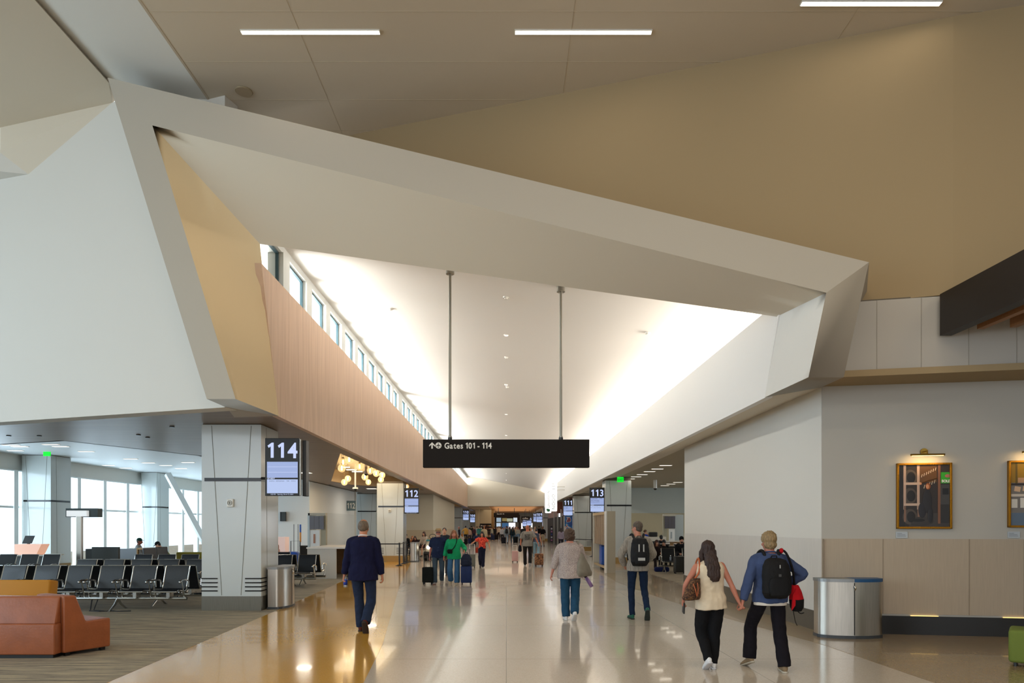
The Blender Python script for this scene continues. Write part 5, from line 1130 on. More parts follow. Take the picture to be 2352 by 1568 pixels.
        if hk == 'curly': fuse(bm, 'hair', hm, root, hv, 1, (.016, 26, (1, 1, 1)))
        else: fuse(bm, 'hair', hm, root, hv, 2, (.009 if hk in ('long', 'wavy', 'mid', 'thick') else .004, 40, (1.6, 1.6, .35)))
    if beard:
        bm = BM(); ball(bm, (0, .058, -.082), .050, .045, .040, HM); ball(bm, (0, .094, -.048), .026, .012, .006, HM); fuse(bm, 'beard', mat('beard_%s' % beard.strip('#'), beard, .8, bump=.5, bump_scale=120), root, hv*.7 if near else .02, 1)
    if glasses:
        b = BM()
        for sg in (-1, 1): tube(b, [HM @ V((sg*.03+.022*math.cos(a), .096, .008+.017*math.sin(a))) for a in [k*math.pi/6 for k in range(12)]], .003*s, 5, closed=True); tube(b, [HM @ V((sg*.052, .094, .012)), HM @ V((sg*.083, -.0, .012))], .003*s, 5)
        tube(b, [HM @ V((-.008, .1, .012)), HM @ V((.008, .1, .012))], .003*s, 5); g_ = obj('glasses', b, black_plastic, root)
        if glasses == 'sun':
            b = BM()
            for sg in (-1, 1): ball(b, (sg*.03, .096, .008), .022, .004, .017, HM)
            obj('lens', b, mat('sun_lens', '#3a1614', .15), g_, True)
    if hat:
        kind, c_ = hat; hm2 = cloth(c_)
        b = BM()
        if kind == 'sun': loft(b, [(HM @ V((0, -.01, .055)), ux, uy, .155*s, .165*s), (HM @ V((0, -.01, .066)), ux, uy, .15*s, .16*s), (HM @ V((0, -.01, .068)), ux, uy, .095*s, .11*s), (HM @ V((0, -.01, .125)), ux, uy, .088*s, .10*s), (HM @ V((0, -.01, .15)), ux, uy, .06*s, .075*s)], 20)
        elif kind == 'cap': ball(b, (0, -.015, .06), .088, .106, .088, HM); loft(b, [(HM @ V((0, .06, .055)), ux, Z, .07*s, .012*s), (HM @ V((0, .12, .048)), ux, Z, .065*s, .008*s), (HM @ V((0, .165, .04)), ux, Z, .04*s, .006*s)], 10)
        elif kind == 'beanie': ball(b, (0, -.018, .065), .092, .108, .095, HM); ball(b, (0, -.02, .03), .092, .108, .05, HM)
        fuse(b, 'hat', hm2, root, hv*.8, 1)
        if kind == 'sun': b = BM(); loft(b, [(HM @ V((0, -.01, .068)), ux, uy, .098*s, .113*s), (HM @ V((0, -.01, .088)), ux, uy, .096*s, .111*s)], 20); obj('hat_band', b, cloth('#6a5a48'), root)
    # --- top
    T = dict(m=cloth('#888888'), sleeve=1.0, hem=.86, loose=.018, arm=.014, flare=0, name='shirt', collar=None); T.update(top or {})
    bm = BM(); torso(bm, T['loose'], T['hem'], 1.475, T['flare'], 1.0)
    for i, sg in ((0, -1), (1, 1)):
        a, e, wr = ARM[i]; g = T['arm']*s; sl = T['sleeve']
        if sl > 0: limb(bm, [U(sg*.05*w, -.012, 1.445), U(sg*.11*w, -.012, 1.432), a+V((-sg*.01, -.004, .012))*s], [.046*s+g*.3, .046*s+g*.5, .046*s+g*.7], 10)
        if sl <= 0: ball(bm, a+V((-sg*.035*s, 0, .012*s)), .045*s, .060*s, .040*s); continue
        ball(bm, a+V((-sg*.020*s, 0, -.006*s)), .052*s+g*.6, .058*s+g*.6, .050*s+g*.3)
        pts = [a+V((-sg*.05, 0, .0))*s, a]; rs = [.044*s+g*.6, .050*s+g*.65]
        if sl <= .5: t = sl*2; pts += [a.lerp(e, t*.5), a.lerp(e, t)]; rs += [.052*s+g*1.2, .049*s+g*1.6]
        else:
            t = (sl-.5)*2; pts += [a.lerp(e, .5), e, e.lerp(wr, t*.5), e.lerp(wr, t*.985)]; rs += [.050*s+g, .044*s+g, .041*s+g, .028*s+g*(1.2 if T['name'] != 'jacket' else 1.0)]
        limb(bm, pts, rs, seg)
    fuse(bm, T['name'], T['m'], root, vox, sm+1, (.017*s, 9, (1, 1, .8)) if near else None)
    if T['collar']:
        b = BM(); c0 = U(0, -.004, 1.485)
        tube(b, [c0+ux*(.068*s*w**.5*math.cos(a))+uy*(.066*s*math.sin(a))+Z*(-.012*s*math.sin(a)) for a in [k*math.pi/12 for k in range(24)]], .010*s, 8, closed=True)
        obj('collar', b, T['collar'], root, True)
    if extra == 'white_hem':
        bm = BM(); torso(bm, T['loose']-.012, T['hem']-.035, T['hem']+.06, T['flare']); fuse(bm, 'undershirt', cloth('#d6cfc4'), root, vox, sm)
    # --- trousers
    Pn = dict(m=cloth('#30343c'), g=.014, knee=.060, ankle=.062, hem=1.0, name='trousers'); Pn.update(pants or {})
    bm = BM(); gg = Pn['g']
    loft(bm, [(pel+V((0, 0, z*s)), X, Yv, (rx*min(w, 1.15)+gg)*s, (ry+gg+belly*.4)*s) for z, rx, ry in ((-.105, .10, .09), (-.08, .13, .105), (-.03, .158, .115), (.03, .162, .113), (.10, .150, .104))], 16 if near else 10)
    for i, sg in ((0, -1), (1, 1)):
        h, k, an = LEG[i]; d = (an-k).normalized(); hem = Pn['hem']; en = k.lerp(an, hem)+d*(.015*s if hem == 1.0 else 0)
        pts = [h+V((-sg*.0, -.01, .03))*s, h.lerp(k, .35), k] ; rs = [(.085+gg)*s, (.074+gg)*s, Pn['knee']*s]
        if hem > .05: pts += [k.lerp(an, .5*hem), en]; rs += [(Pn['knee']*.45+Pn['ankle']*.55)*s, Pn['ankle']*s]
        limb(bm, pts, rs, seg)
    fuse(bm, Pn['name'], Pn['m'], root, vox, sm, (.012, 10, (1, 1, .75)) if near else None)
    # --- shoes
    us, so = cloth(shoes[0], .6), mat('sole_%s' % shoes[1].strip('#'), shoes[1], .7)
    for i in (0, 1):
        an, fd, fu, fh, heel = FT[i]; sx = fd.cross(fu).normalized(); k = s
        bm = BM()
        R_ = [(-.012, .020, .030, .045), (.01, .034, .045, .052), (.05, .038, .050, .052), (.10, .040, .036, .042), (.16, .046, .028, .034), (.215, .044, .020, .028), (.255, .032, .013, .022), (.272, .012, .006, .018)]
        loft(bm, [(heel+fd*t*k+fu*(zc+.004)*k, sx, fu, rx*k, rz_*k) for t, rx, rz_, zc in R_], 14 if near else 8)
        if near: limb(bm, [heel+fd*.045*k+fu*.05*k, heel+fd*.05*k+fu*.095*k], [.042*k, .040*k], 10)
        sh_o = fuse(bm, 'shoe', us, root, max(vox*.8, .008) if near else .02, 1)
        bm = BM(); loft(bm, [(heel+fd*t*k+fu*.010*k, sx, fu, (rx+.004)*k, .0125*k) for t, rx, rz_, zc in R_], 14 if near else 8); obj('sole', bm, so, sh_o, True)
    root['_'] = 1; del root['_']
    return dict(root=root, U=U, sh=sh, ARM=ARM, HM=HM, pel=pel, s=s, ux=ux, uy=uy, M=Matrix.Translation(V(loc)) @ Matrix.Rotation(R(rz), 4, 'Z'))
def N0(d, t): return d.cross(t)
# ---- luggage
def place(t, P):                    # put a thing into the carrier's frame
    t.matrix_world = P['M'] if 'M' in P else P; return t
def carried(name, label, cat, P, group=None):
    t = empty(name, (0, 0, 0), 0, label, cat, group); t.location = P['root'].location; t.rotation_euler = P['root'].rotation_euler; return t
def backpack(P, label, m, w=.30, h=.46, d=.17, zc=1.20, trims=None, near=1, strap=.02):
    t = carried('backpack', label, 'backpack', P, None); U = P['U']; s = P['s']; v = .012 if near else .03
    b = BM(); y0 = -.13; zs = ((zc-h/2, .72, .55), (zc-h*.35, .98, 1.0), (zc, 1.0, 1.0), (zc+h*.3, .92, .82), (zc+h*.45, .72, .62), (zc+h*.5, .4, .35))
    loft(b, [(U(0, y0-d/2*ky, z), P['ux'], P['uy'], w/2*kx*s, d/2*ky*s) for z, kx, ky in zs], 16)
    body = fuse(b, 'pack', m, t, v, 3, (.006, 14, (1, 1, 1)) if near else None)
    b = BM(); loft(b, [(U(0, y0-d*.95, z), P['ux'], P['uy'], w*.36*kx*s, .04*s) for z, kx in ((zc-h*.42, .8), (zc-h*.3, 1), (zc-h*.08, 1), (zc+h*.02, .85))], 14); fuse(b, 'front_pocket', m, t, v, 2)
    if near:
        for sg in (-1, 1):
            b = BM(); limb(b, [U(sg*.075, y0+.02, zc+h*.42), U(sg*.10, -.04, 1.505), U(sg*.125, .05, 1.47), U(sg*.13, .125, 1.34), U(sg*.16, .10, 1.18), U(sg*.175, -.04, zc-h*.3)], [.02*s]*4+[.015*s, .012*s], 8); obj('strap', b, m, t, True)
        b = BM(); tube(b, [U(-.04, y0-.01, zc+h*.48), U(-.03, y0-.03, zc+h*.55), U(.03, y0-.03, zc+h*.55), U(.04, y0-.01, zc+h*.48)], .008, 6); obj('carry_loop', b, m, t)
        if trims:
            for nm, (x0, x1, z0, z1, c_, yy) in trims.items():
                b = BM(); slab(b, [U(x0, yy, z0), U(x1, yy, z0), U(x1, yy, z1), U(x0, yy, z1)], V((0, .012, 0))); obj(nm.rstrip('0123456789'), b, c_, t)
    return t
def suitcase(loc, rz, label, m, w=.36, h=.55, d=.23, handle=.42, hcol=None, ribs=True, frontpocket=False, hw=.20, wheels=4, group='wheeled suitcases'):
    t = empty('suitcase', loc, R(rz), label, 'suitcase', group)
    b = BM(); bbox(b, -w/2, w/2, -d/2, d/2, .06, .06+h, .03, 3); obj('shell', b, m, t, smooth='auto')
    if ribs:
        b = BM()
        for k in range(4):
            x = -w/2+w*(k+1)/5
            for yy in (-1, 1): box(b, x-.01, x+.01, yy*d/2-.006, yy*d/2+.006, .12, h)
        obj('ribs', b, m, t)
    if frontpocket: b = BM(); bbox(b, -w*.4, w*.4, -d/2-.045, -d/2+.01, .1, .06+h*.6, .02, 2); obj('pocket', b, m, t)
    b = BM(); hc = hcol or dark_steel
    z0 = .06+h
    tube(b, [(-hw/2, d*.3, z0-.02), (-hw/2, d*.3, z0+handle), (hw/2, d*.3, z0+handle), (hw/2, d*.3, z0-.02)], .009, 8); obj('handle', b, hc, t)
    for x in (-w/2+.04, w/2-.04):
        for y in (-d/2+.04, d/2-.04):
            b = BM(); tube(b, [(x-.015, y, .028), (x+.015, y, .028)], .028, 12); box(b, x-.018, x+.018, y-.015, y+.015, .03, .07); obj('wheel', b, rubber, t)
    return t
def zl(px, py, Y): return at(px, py, Y)
def loc_of(P, wpt):                  # world point into the person's frame
    return P.inverted() @ V(wpt)
def frame(loc, rz): return Matrix.Translation(V(loc)) @ Matrix.Rotation(R(rz), 4, 'Z')
denim = cloth('#24476a', name='denim_blue'); denim_dark = cloth('#0f2038', name='denim_dark'); black_cl = cloth('#0c0c0f', name='black_cloth', bump=.35)
navy_suit = cloth('#0e1030', .9, name='navy_wool', bump=.3, bump_scale=9); slate = cloth('#1e2940', .9, name='slate_wool')
def floral(name, a, b_, c_, sc):
    m, nt, bs = node_mat(name); mp = mapped(nt, (1, 1, 1)); n = nt.nodes.new('ShaderNodeTexNoise'); n.inputs['Scale'].default_value = sc; n.inputs['Detail'].default_value = 3
    link(nt, mp.outputs[0], n.inputs[0]); r = ramp(nt, [(.38, a), (.48, b_), (.58, c_)]); link(nt, n.outputs[0], r.inputs[0]); link(nt, r.outputs[0], bs.inputs['Base Color']); bs.inputs['Roughness'].default_value = .85; return m
speckled = floral('speckled_blouse', '#7a6a6e', '#a3958f', '#b9aca3', 120)
red_floral = floral('red_floral', '#7a1410', '#c8281a', '#e0583a', 30)
leopard = floral('leopard_shell', '#1c120c', '#6a4028', '#a0704a', 30)
# --- 1 suited man
Y = 11.3; L = V((-2.37, Y, 0))
P = person('man in navy suit walking away with a blue bottle in his left hand', L, 0, 1.87, '#b87a5a', ('thin', '#6a5a4a'), near=2, wide=1.09, belly=.02,
    top=dict(m=navy_suit, sleeve=.97, hem=.80, loose=.028, arm=.018, flare=.09, name='jacket', collar=cloth('#e6e6ea')), pants=dict(m=slate, g=.016, knee=.076, ankle=.074), shoes=('#5a2418', '#2a1c16'),
    feet=((-.06, .10, 0, 0, 6), (.07, -.34, .02, 62, 4)), hands=((-.335, .04, .86), (.31, .06, .88)), elbows=((-.5, -1, 0), (.5, -1, 0)), lean=1, head=(-3, 3), glasses='clear', curl=(.9, .6))
t = carried('water_bottle', 'small clear water bottle with blue label in the suited man\'s hand', 'bottle', P)
w = P['ARM'][0][2]; b = BM(); c0 = w+V((.015, .01, -.10)); cyl(b, c0.x, c0.y, c0.z-.10, c0.z+.07, .033, 16); cyl(b, c0.x, c0.y, c0.z+.07, c0.z+.10, .014, 12); obj('bottle', b, mat('clear_plastic', '#c8d4e0', .1, trans=.6, alpha=.8), t, True)
b = BM(); cyl(b, c0.x, c0.y, c0.z-.06, c0.z+.03, .0345, 20); obj('label', b, mat('bottle_label', '#1a3a9c', .4), t, True)
# --- 2 woman in speckled blouse
L = V((1.19, 12.7, 0))
P = person('woman with curly brown hair in speckled blouse walking away, purple bottle in hand', L, 0, 1.70, '#b87a66', ('curly', '#463020'), near=2, wide=1.12,
    top=dict(m=speckled, sleeve=.80, hem=.80, loose=.05, arm=.024, flare=.08, name='blouse'), pants=dict(m=cloth('#1f4560', name='jeans_teal', bump=.35), g=.022, knee=.085, ankle=.08), shoes=('#e2e0de', '#d8d6d2'),
    feet=((-.075, .06, 0, 0, 3), (.075, -.22, .01, 42, -6)), hands=((-.36, .04, .80), (.30, .14, .84)), elbows=((-.6, -1, 0), (.6, -1, 0)), lean=2, side=-1)
t = carried('tote_bag', 'grey soft tote bag on the shoulder of the woman in speckled blouse', 'bag', P); U = P['U']
b = BM(); loft(b, [(V((.26, -.04, .82)), V((.75, .66, 0)), V((-.66, .75, 0)), .19, .05), (V((.25, -.05, .90)), V((.75, .66, 0)), V((-.66, .75, 0)), .20, .085), (V((.22, -.05, 1.05)), V((.75, .66, 0)), V((-.66, .75, 0)), .14, .075), (V((.20, -.05, 1.2)), V((.75, .66, 0)), V((-.66, .75, 0)), .06, .045), (V((.18, -.05, 1.28)), V((.75, .66, 0)), V((-.66, .75, 0)), .03, .02)], 14)
fuse(b, 'bag_body', cloth('#7f796c', .8, name='tote_grey'), t, .012, 3, (.010, 10, (1, 1, 1)))
b = BM(); limb(b, [V((.19, -.06, 1.24)), U(.165, -.085, 1.36), U(.15, -.04, 1.50), U(.155, .06, 1.46), U(.19, .09, 1.30), V((.23, .02, 1.15))], [.016]*6, 8); obj('strap', b, MATS['tote_grey'], t, True)
t = carried('water_bottle', 'purple drink bottle with dark cap held tilted by the woman in speckled blouse', 'bottle', P); w = P['ARM'][1][2]
a_ = w+V((.015, .0, -.08)); b = BM(); tube(b, [a_, a_+V((.11, -.0, -.18))], .036, 16); obj('bottle', b, mat('purple_plastic', '#8a6a9c', .3, coat=.3), t, True); b = BM(); tube(b, [a_-V((.03, 0, -.05)), a_], .030, 14); obj('cap', b, black_plastic, t, True)
# --- 3 backpack man
L = V((2.46, 12.8, 0))
striped = mat('striped_shirt', '#8f877c', .85, noise_scale=1.2, noise_amt=.35, stretch=(70, 70, 1), bump=.2, bump_scale=20)
P = person('tall man in grey striped shirt and dark jeans with black backpack, head turned aside', L, 0, 1.85, '#b87a62', ('crop', '#4c4034'), near=2, wide=1.0,
    top=dict(m=striped, sleeve=1.0, hem=.86, loose=.026, arm=.020, flare=.03), pants=dict(m=denim_dark, g=.006, knee=.062, ankle=.052), shoes=('#1e5a46', '#1c2420'),
    feet=((-.09, .08, 0, 0, 5), (.13, -.30, .03, 55, 8)), hands=((-.22, .20, 1.02), (.20, .26, 1.06)), elbows=((-1.2, -.9, -.3), (1.3, -.8, -.3)), lean=1, head=(32, 0))
for sx in (0,): pass
silver = mat('silver_trim', '#a8a8a4', .4)
backpack(P, 'black backpack with silver webbing on the tall man in dark jeans', cloth('#121214', .7, name='pack_black', bump=.4), .33, .50, .20, 1.20, {'webbing1': (-.05, -.03, 1.20, 1.33, silver, -.355), 'webbing2': (.03, .05, 1.20, 1.33, silver, -.355), 'patch': (-.06, .06, 1.05, 1.10, silver, -.375)})
# --- 4, 5 the couple holding hands
HH = V((2.84, 8.27, .775))
L4 = V((2.50, 8.36, 0)); L5 = V((3.20, 8.30, 0))
P4 = person('woman with long brown hair in cream sleeveless blouse and black trousers, holding a hand', L4, 0, 1.57, '#b0705a', ('long', '#2e1a12'), near=2, wide=1.0,
    top=dict(m=cloth('#cfbfa6', .6, name='cream_silk', bump=.35, bump_scale=7), sleeve=0, hem=.82, loose=.032, arm=.004, flare=.07, name='blouse'), pants=dict(m=black_cl, g=.026, knee=.082, ankle=.058), shoes=('#dcdcdc', '#c9c9cc'),
    feet=((-.05, -.14, .01, 34, 4), (.05, .04, 0, 0, 14)), hands=((-.315, .06, .84), tuple(HH-L4+V((-.022, .0, .055)))), elbows=((-.8, -.9, 0), (.4, -1, 0)), lean=0, side=-3, curl=(.8, 1.0), head=(6, 0))
P5 = person('man with tousled fair hair in blue shirt wearing a black backpack, holding a hand', L5, 0, 1.69, '#b0705a', ('thick', '#8a7350'), near=2, wide=1.06,
    top=dict(m=cloth('#3a486a', .9, name='chambray'), sleeve=1.0, hem=.86, loose=.034, arm=.018, flare=.03, collar=cloth('#3b4c74')), pants=dict(m=cloth('#110d14', name='black_slacks'), g=.018, knee=.080, ankle=.082), shoes=('#8a7458', '#b8b0a0'),
    feet=((-.17, .16, .0, 22, 14), (.13, -.12, 0, 0, 10)), hands=(tuple(HH-L5+V((.020, -.01, .065))), (.25, .10, 1.02)), elbows=((-.5, -1, 0), (1.2, -.6, -.3)), lean=1, head=(4, 0), extra='white_hem', curl=(.9, .6))
backpack(P5, 'large black backpack on the man in the blue shirt', cloth('#0f0f11', .75, name='pack_black2', bump=.4), .36, .50, .20, 1.17, {'zip_pull': (-.004, .004, 1.30, 1.34, silver, -.345), 'badge': (-.03, .0, 1.20, 1.23, mat('badge_grey', '#3a3a3a', .5), -.38)})
t = carried('handbag', 'brown patterned handbag with tan straps under the arm of the woman in cream', 'bag', P4); U = P4['U']
bagm = floral('brown_canvas', '#2e1c12', '#45291a', '#6a4a2c', 45); tan = mat('tan_leather', '#a8552a', .5)
ax, ay = V((.78, .62, 0)), V((-.62, .78, 0)); cc = V((-.235, -.09, 0))
b = BM(); loft(b, [(cc+V((-.02, 0, .86)), ax, ay, .155, .055), (cc+V((-.02, 0, .89)), ax, ay, .165, .075), (cc+V((0, 0, 1.0)), ax, ay, .12, .06), (cc+V((.03, 0, 1.12)), ax, ay, .065, .04)], 14); fuse(b, 'bag_body', bagm, t, .010, 2, (.006, 12, (1, 1, 1)))
b = BM(); limb(b, [cc+V((.0, -.02, 1.10)), U(-.16, -.09, 1.34), U(-.14, -.03, 1.51), U(-.155, .05, 1.46), U(-.19, .07, 1.30), cc+V((.04, .05, 1.08))], [.011]*6, 8); obj('strap', b, tan, t, True)
b = BM(); limb(b, [cc+V((-.02, -.07, 1.06)), cc+V((.0, -.10, .98)), cc+V((.02, -.09, .91)), cc+V((.035, -.08, .99)), cc+V((.03, -.07, 1.07))], [.006]*5, 6); obj('tassel', b, tan, t, True)
t = carried('phone', 'dark phone in the free hand of the woman in cream', 'phone', P4); w = P4['ARM'][0][2]; b = BM(); bbox(b, w.x-.004, w.x+.012, w.y-.03, w.y+.045, w.z-.165, w.z-.03, .004, rot=Matrix.Rotation(R(12), 4, 'X')); obj('body', b, black_plastic, t)
t = carried('duffel_bag', 'red and black bag hanging at the side of the man in the blue shirt', 'bag', P5); U = P5['U']
b = BM(); loft(b, [(V((.315, -.04, .72)), ax, ay, .05, .05), (V((.315, -.04, .77)), ax, ay, .085, .075), (V((.31, -.04, .87)), ax, ay, .10, .08)], 12); fuse(b, 'lower_part', cloth('#0e0c0e', name='bag_black'), t, .011, 1)
b = BM(); loft(b, [(V((.31, -.04, .86)), ax, ay, .10, .08), (V((.30, -.04, .96)), ax, ay, .08, .065), (V((.285, -.04, 1.04)), ax, ay, .05, .045)], 12); fuse(b, 'upper_part', cloth('#b00c18', name='bag_red'), t, .011, 1)
b = BM(); slab(b, [V((.225, -.115, .74)), V((.262, -.125, .80)), V((.275, -.115, 1.0)), V((.235, -.11, .92))], V((.0, .02, 0))); obj('red_panel', b, MATS['bag_red'], t)
b = BM(); limb(b, [V((.28, -.05, 1.03)), U(.22, -.17, 1.28), U(.17, -.10, 1.48), U(.14, .02, 1.50), U(.13, .12, 1.34)], [.014]*5, 8); obj('strap', b, MATS['bag_black'], t, True)
b = BM(); limb(b, [U(.12, -.075, 1.495), U(.145, -.02, 1.515), U(.15, .04, 1.50)], [.024, .026, .022], 8); obj('shoulder_pad', b, MATS['bag_red'], t, True)
b = BM(); limb(b, [V((.30, -.06, .74)), V((.34, -.08, .70)), V((.38, -.09, .71))], [.006]*3, 6); limb(b, [V((.25, -.09, .74)), V((.26, -.12, .62)), V((.28, -.13, .56))], [.004]*3, 6); obj('loose_strap', b, MATS['bag_black'], t)
# --- 6 man with hat, 7 woman in green: both walking to the camera (frame turned round)
L = V((-2.06, 20.7, 0))
P = person('bearded man in straw hat and navy polo walking towards the camera with black suitcase', L, 180, 1.69, '#b06a58', ('short', '#8a8078'), near=1, wide=1.14, belly=.03, face=True, beard='#b8a498', hat=('sun', '#a08660'), glasses='sun',
    top=dict(m=cloth('#14203c', name='navy_polo'), sleeve=.40, hem=.84, loose=.026, arm=.026, collar=cloth('#101a30')), pants=dict(m=cloth('#34424e', name='grey_jeans'), g=.018, knee=.078, ankle=.070), shoes=('#8a8480', '#7a4030'),
    feet=((-.09, -.14, 0, 25, 6), (.09, .14, 0, -6, 6)), hands=((-.26, -.02, .84), (.275, -.06, .80)), lean=0)
suitcase((-2.36, 20.55, 0), 175, 'small black soft suitcase pulled by the man in the straw hat', cloth('#0c0f0c', name='case_black'), .32, .46, .22, .30, black_plastic, ribs=False, frontpocket=True)
L = V((-1.58, 20.6, 0))
P = person('woman with auburn hair in green pullover and jeans walking towards the camera', L, 180, 1.64, '#b8785f', ('wavy', '#7a4a28'), near=1, wide=1.10, face=True, belly=.015,
    top=dict(m=cloth('#0f8a58', name='green_knit'), sleeve=.93, hem=.82, loose=.036, arm=.024, flare=.04, name='pullover'), pants=dict(m=cloth('#33587a', name='mid_jeans'), g=.016, knee=.090, ankle=.092), shoes=('#a89880', '#8f8878'),
    feet=((-.10, .12, 0, -5, 4), (.10, -.10, 0, 20, 4)), hands=((-.32, .16, 1.0), (.30, .02, .82)), lean=0)
t = carried('crossbody_bag', 'black crossbody bag worn over the green pullover', 'bag', P); U = P['U']; b = BM(); bbox(b, .03, .18, .155, .21, .93, 1.06, .02); obj('pouch', b, black_cl, t)
b = BM(); limb(b, [V((.05, .19, 1.04)), U(-.03, .165, 1.22), U(-.09, .135, 1.38), U(-.10, .06, 1.49), U(-.08, -.06, 1.47), U(.0, -.14, 1.3), U(.12, -.14, 1.1), V((.20, .05, 1.0)), V((.17, .18, 1.03))], [.013]*9, 6); obj('strap', b, black_cl, t, True)
suitcase((-1.20, 20.45, 0), 185, 'dark blue suitcase beside the woman in green with a backpack on top', cloth('#12244e', .6, name='case_navy'), .33, .50, .24, .50, black_plastic, ribs=True)
t = empty('backpack', (-1.20, 20.42, .565), R(180), 'dark navy backpack strapped on top of the blue suitcase', 'backpack'); b = BM(); loft(b, [(V((0, 0, z)), V((1, 0, 0)), V((0, 1, 0)), rx, ry) for z, rx, ry in ((0, .15, .10), (.06, .17, .13), (.22, .16, .12), (.32, .11, .09), (.36, .05, .05))], 16); fuse(b, 'pack', cloth('#1a2030', name='pack_navy'), t, .012, 2, (.008, 12, (1, 1, 1)))
b = BM(); tube(b, [(-.05, 0, .35), (-.03, -.02, .40), (.03, -.02, .40), (.05, 0, .35)], .01, 6); obj('carry_loop', b, black_cl, t); b = BM(); bbox(b, -.1, .1, .09, .15, .03, .18, .02); obj('front_pocket', b, MATS['pack_navy'], t)
# --- 8 woman in red
L = V((-1.03, 28.9, 0))
P = person('woman with long black hair in red floral top walking towards the camera', L, 180, 1.54, '#b87a58', ('mid', '#0e0c10'), near=1, wide=.95, face=True,
    top=dict(m=red_floral, sleeve=.28, hem=.93, loose=.022, arm=.026, name='blouse'), pants=dict(m=cloth('#14162a', name='navy_trousers'), g=.014, knee=.076, ankle=.080), shoes=('#2a2a30', '#c8c8c8'),
    feet=((-.04, .14, 0, -5, 2), (.07, -.14, 0, 30, 2)), hands=((-.33, .02, .82), (.42, .18, 1.02)), elbows=((-.6, -1, 0), (.6, -1, -.4)), lean=0)
suitcase((-1.44, 28.65, 0), 182, 'grey suitcase with orange stripe and white handle pulled by the woman in red', mat('case_grey', '#5a5a50', .5), .28, .52, .22, .42, white_plastic)
t = empty('handbag', (-1.25, 28.9, 0), 0, 'small rust red bag hanging beside the woman in red', 'bag'); b = BM(); bbox(b, -.05, .05, -.1, .1, .62, .85, .02); obj('bag_body', b, cloth('#8a2a1a'), t); b = BM(); tube(b, [(0, -.08, .84), (.02, 0, 1.0), (0, .08, .84)], .008, 6); obj('strap', b, cloth('#8a2a1a'), t)
# --- 9 bald man in grey tee
L = V((.93, 30.1, 0))
P = person('bald man in grey printed T-shirt and black trousers walking away', L, 0, 1.80, '#b8694a', ('bald', '#a06040'), near=1, wide=1.12, belly=.02,
    top=dict(m=cloth('#7d7870', name='grey_tee'), sleeve=.46, hem=.84, loose=.034, arm=.026), pants=dict(m=cloth('#16110f', name='dark_slacks'), g=.018, knee=.078, ankle=.074), shoes=('#1a1a1a', '#c8c8c8'),
    feet=((-.10, .10, 0, 0, 5), (.10, -.25, 0, 35, 5)), hands=((-.30, .02, .92), (.47, -.10, .98)), elbows=((-.5, -1, 0), (.6, -1, .3)), lean=0)
b = BM(); U = P['U']; rr = random.Random(3)
for k in range(9):
    for j in range(9):
        if rr.random() < .72: x = -.12+.027*j; z = 1.12+.027*k; slab(b, [U(x, -.168, z), U(x+.022, -.168, z), U(x+.022, -.168, z+.016), U(x, -.168, z+.016)], V((0, .02, 0)))
obj('shirt_print', b, cloth('#3a3734'), P['root'])
suitcase((1.42, 29.75, 0), 8, 'leopard print suitcase rolling behind the bald man', leopard, .37, .50, .23, .36, black_plastic)
t = carried('folded_jacket', 'dark jacket hanging from the hand of the bald man', 'jacket', P); b = BM(); loft(b, [(V((-.33, -.02, z)), V((1, 0, 0)), V((0, 1, 0)), rx, ry) for z, rx, ry in ((.62, .05, .04), (.68, .09, .06), (.84, .07, .05), (.92, .02, .02))], 10); fuse(b, 'cloth', cloth('#101018'), t, .012, 2, (.01, 12, (1, 1, 1)))
suitcase((.42, 33.0, 0), 5, 'pink suitcase standing beyond the bald man', mat('case_pink', '#c49a94', .4), .30, .50, .22, .25, white_plastic)
# --- further people, each one on its own
def mk(px, py, label, rz=0, Y=None, H=1.7, **k):
    Y = Y or 2744/(py-1208); return person(label, V(((px-1163)/1568*Y, Y, 0)), rz, H, **k)
W1 = ((-.09, .12, 0, 0, 4), (.09, -.22, 0, 32, 4)); S1 = ((-.10, .0, 0, 0, 8), (.10, .0, 0, 0, 8))
def cl(c_): return dict(m=cloth(c_))
mk(1021, 1290, 'man in dark jacket partly hidden behind the man in the straw hat', 180, 24.5, 1.70, near=1, top=cl('#20242c'), pants=cl('#2a2c34'), hair=('short', '#2a1e18'), face=True, feet=W1)
P = mk(1232, 1282, 'woman in slate sleeveless top and pale torn jeans beside the bald man', 0, 37.2, 1.62, near=1, top=dict(m=cloth('#3f4456'), sleeve=0, hem=.95, arm=.004), pants=dict(m=cloth('#7c97a4'), knee=.08, ankle=.08), hair=('bun', '#1c1418'), feet=W1, shoes=('#b8b8b8', '#c8c8c8'))
mk(1220, 1270, 'older man in plaid shirt and pale cap beyond the bald man', 180, 44, 1.70, near=1, top=dict(m=floral('plaid', '#4a4448', '#86808a', '#a8a0a0', 18), sleeve=.45), pants=cl('#4a4238'), hair=('short', '#8a8078'), face=True, feet=W1, hat=('cap', '#a89a88'))
P = mk(1246.5, 1253, 'man in black printed T-shirt and cream shorts facing the camera', 180, 60, 1.74, near=1, top=dict(m=cloth('#141012'), sleeve=.45), pants=dict(m=cloth('#b8a88e'), hem=.02, g=.02, knee=.08), hair=('short', '#140e0c'), face=True, feet=S1, skin_c='#8a5a40', shoes=('#3a302a', '#2a2a2a'))
t = carried('duffel_bag', 'maroon holdall carried by the man in cream shorts', 'bag', P); b = BM(); bbox(b, .12, .62, .1, .45, .40, .85, .12, 3); obj('bag_body', b, cloth('#5a2024'), t, smooth='auto')
b = BM(); tube(b, [(.2, .3, .82), (.3, .25, 1.0), (.5, .3, .82)], .02, 6); obj('strap', b, cloth('#3a1418'), t)
mk(1288.5, 1258, 'person in lilac top standing at the dark storefront', 20, 49.5, 1.62, near=0, top=cl('#9a8fa4'), pants=cl('#2a2430'), hair=('mid', '#2a1a14'), feet=S1)
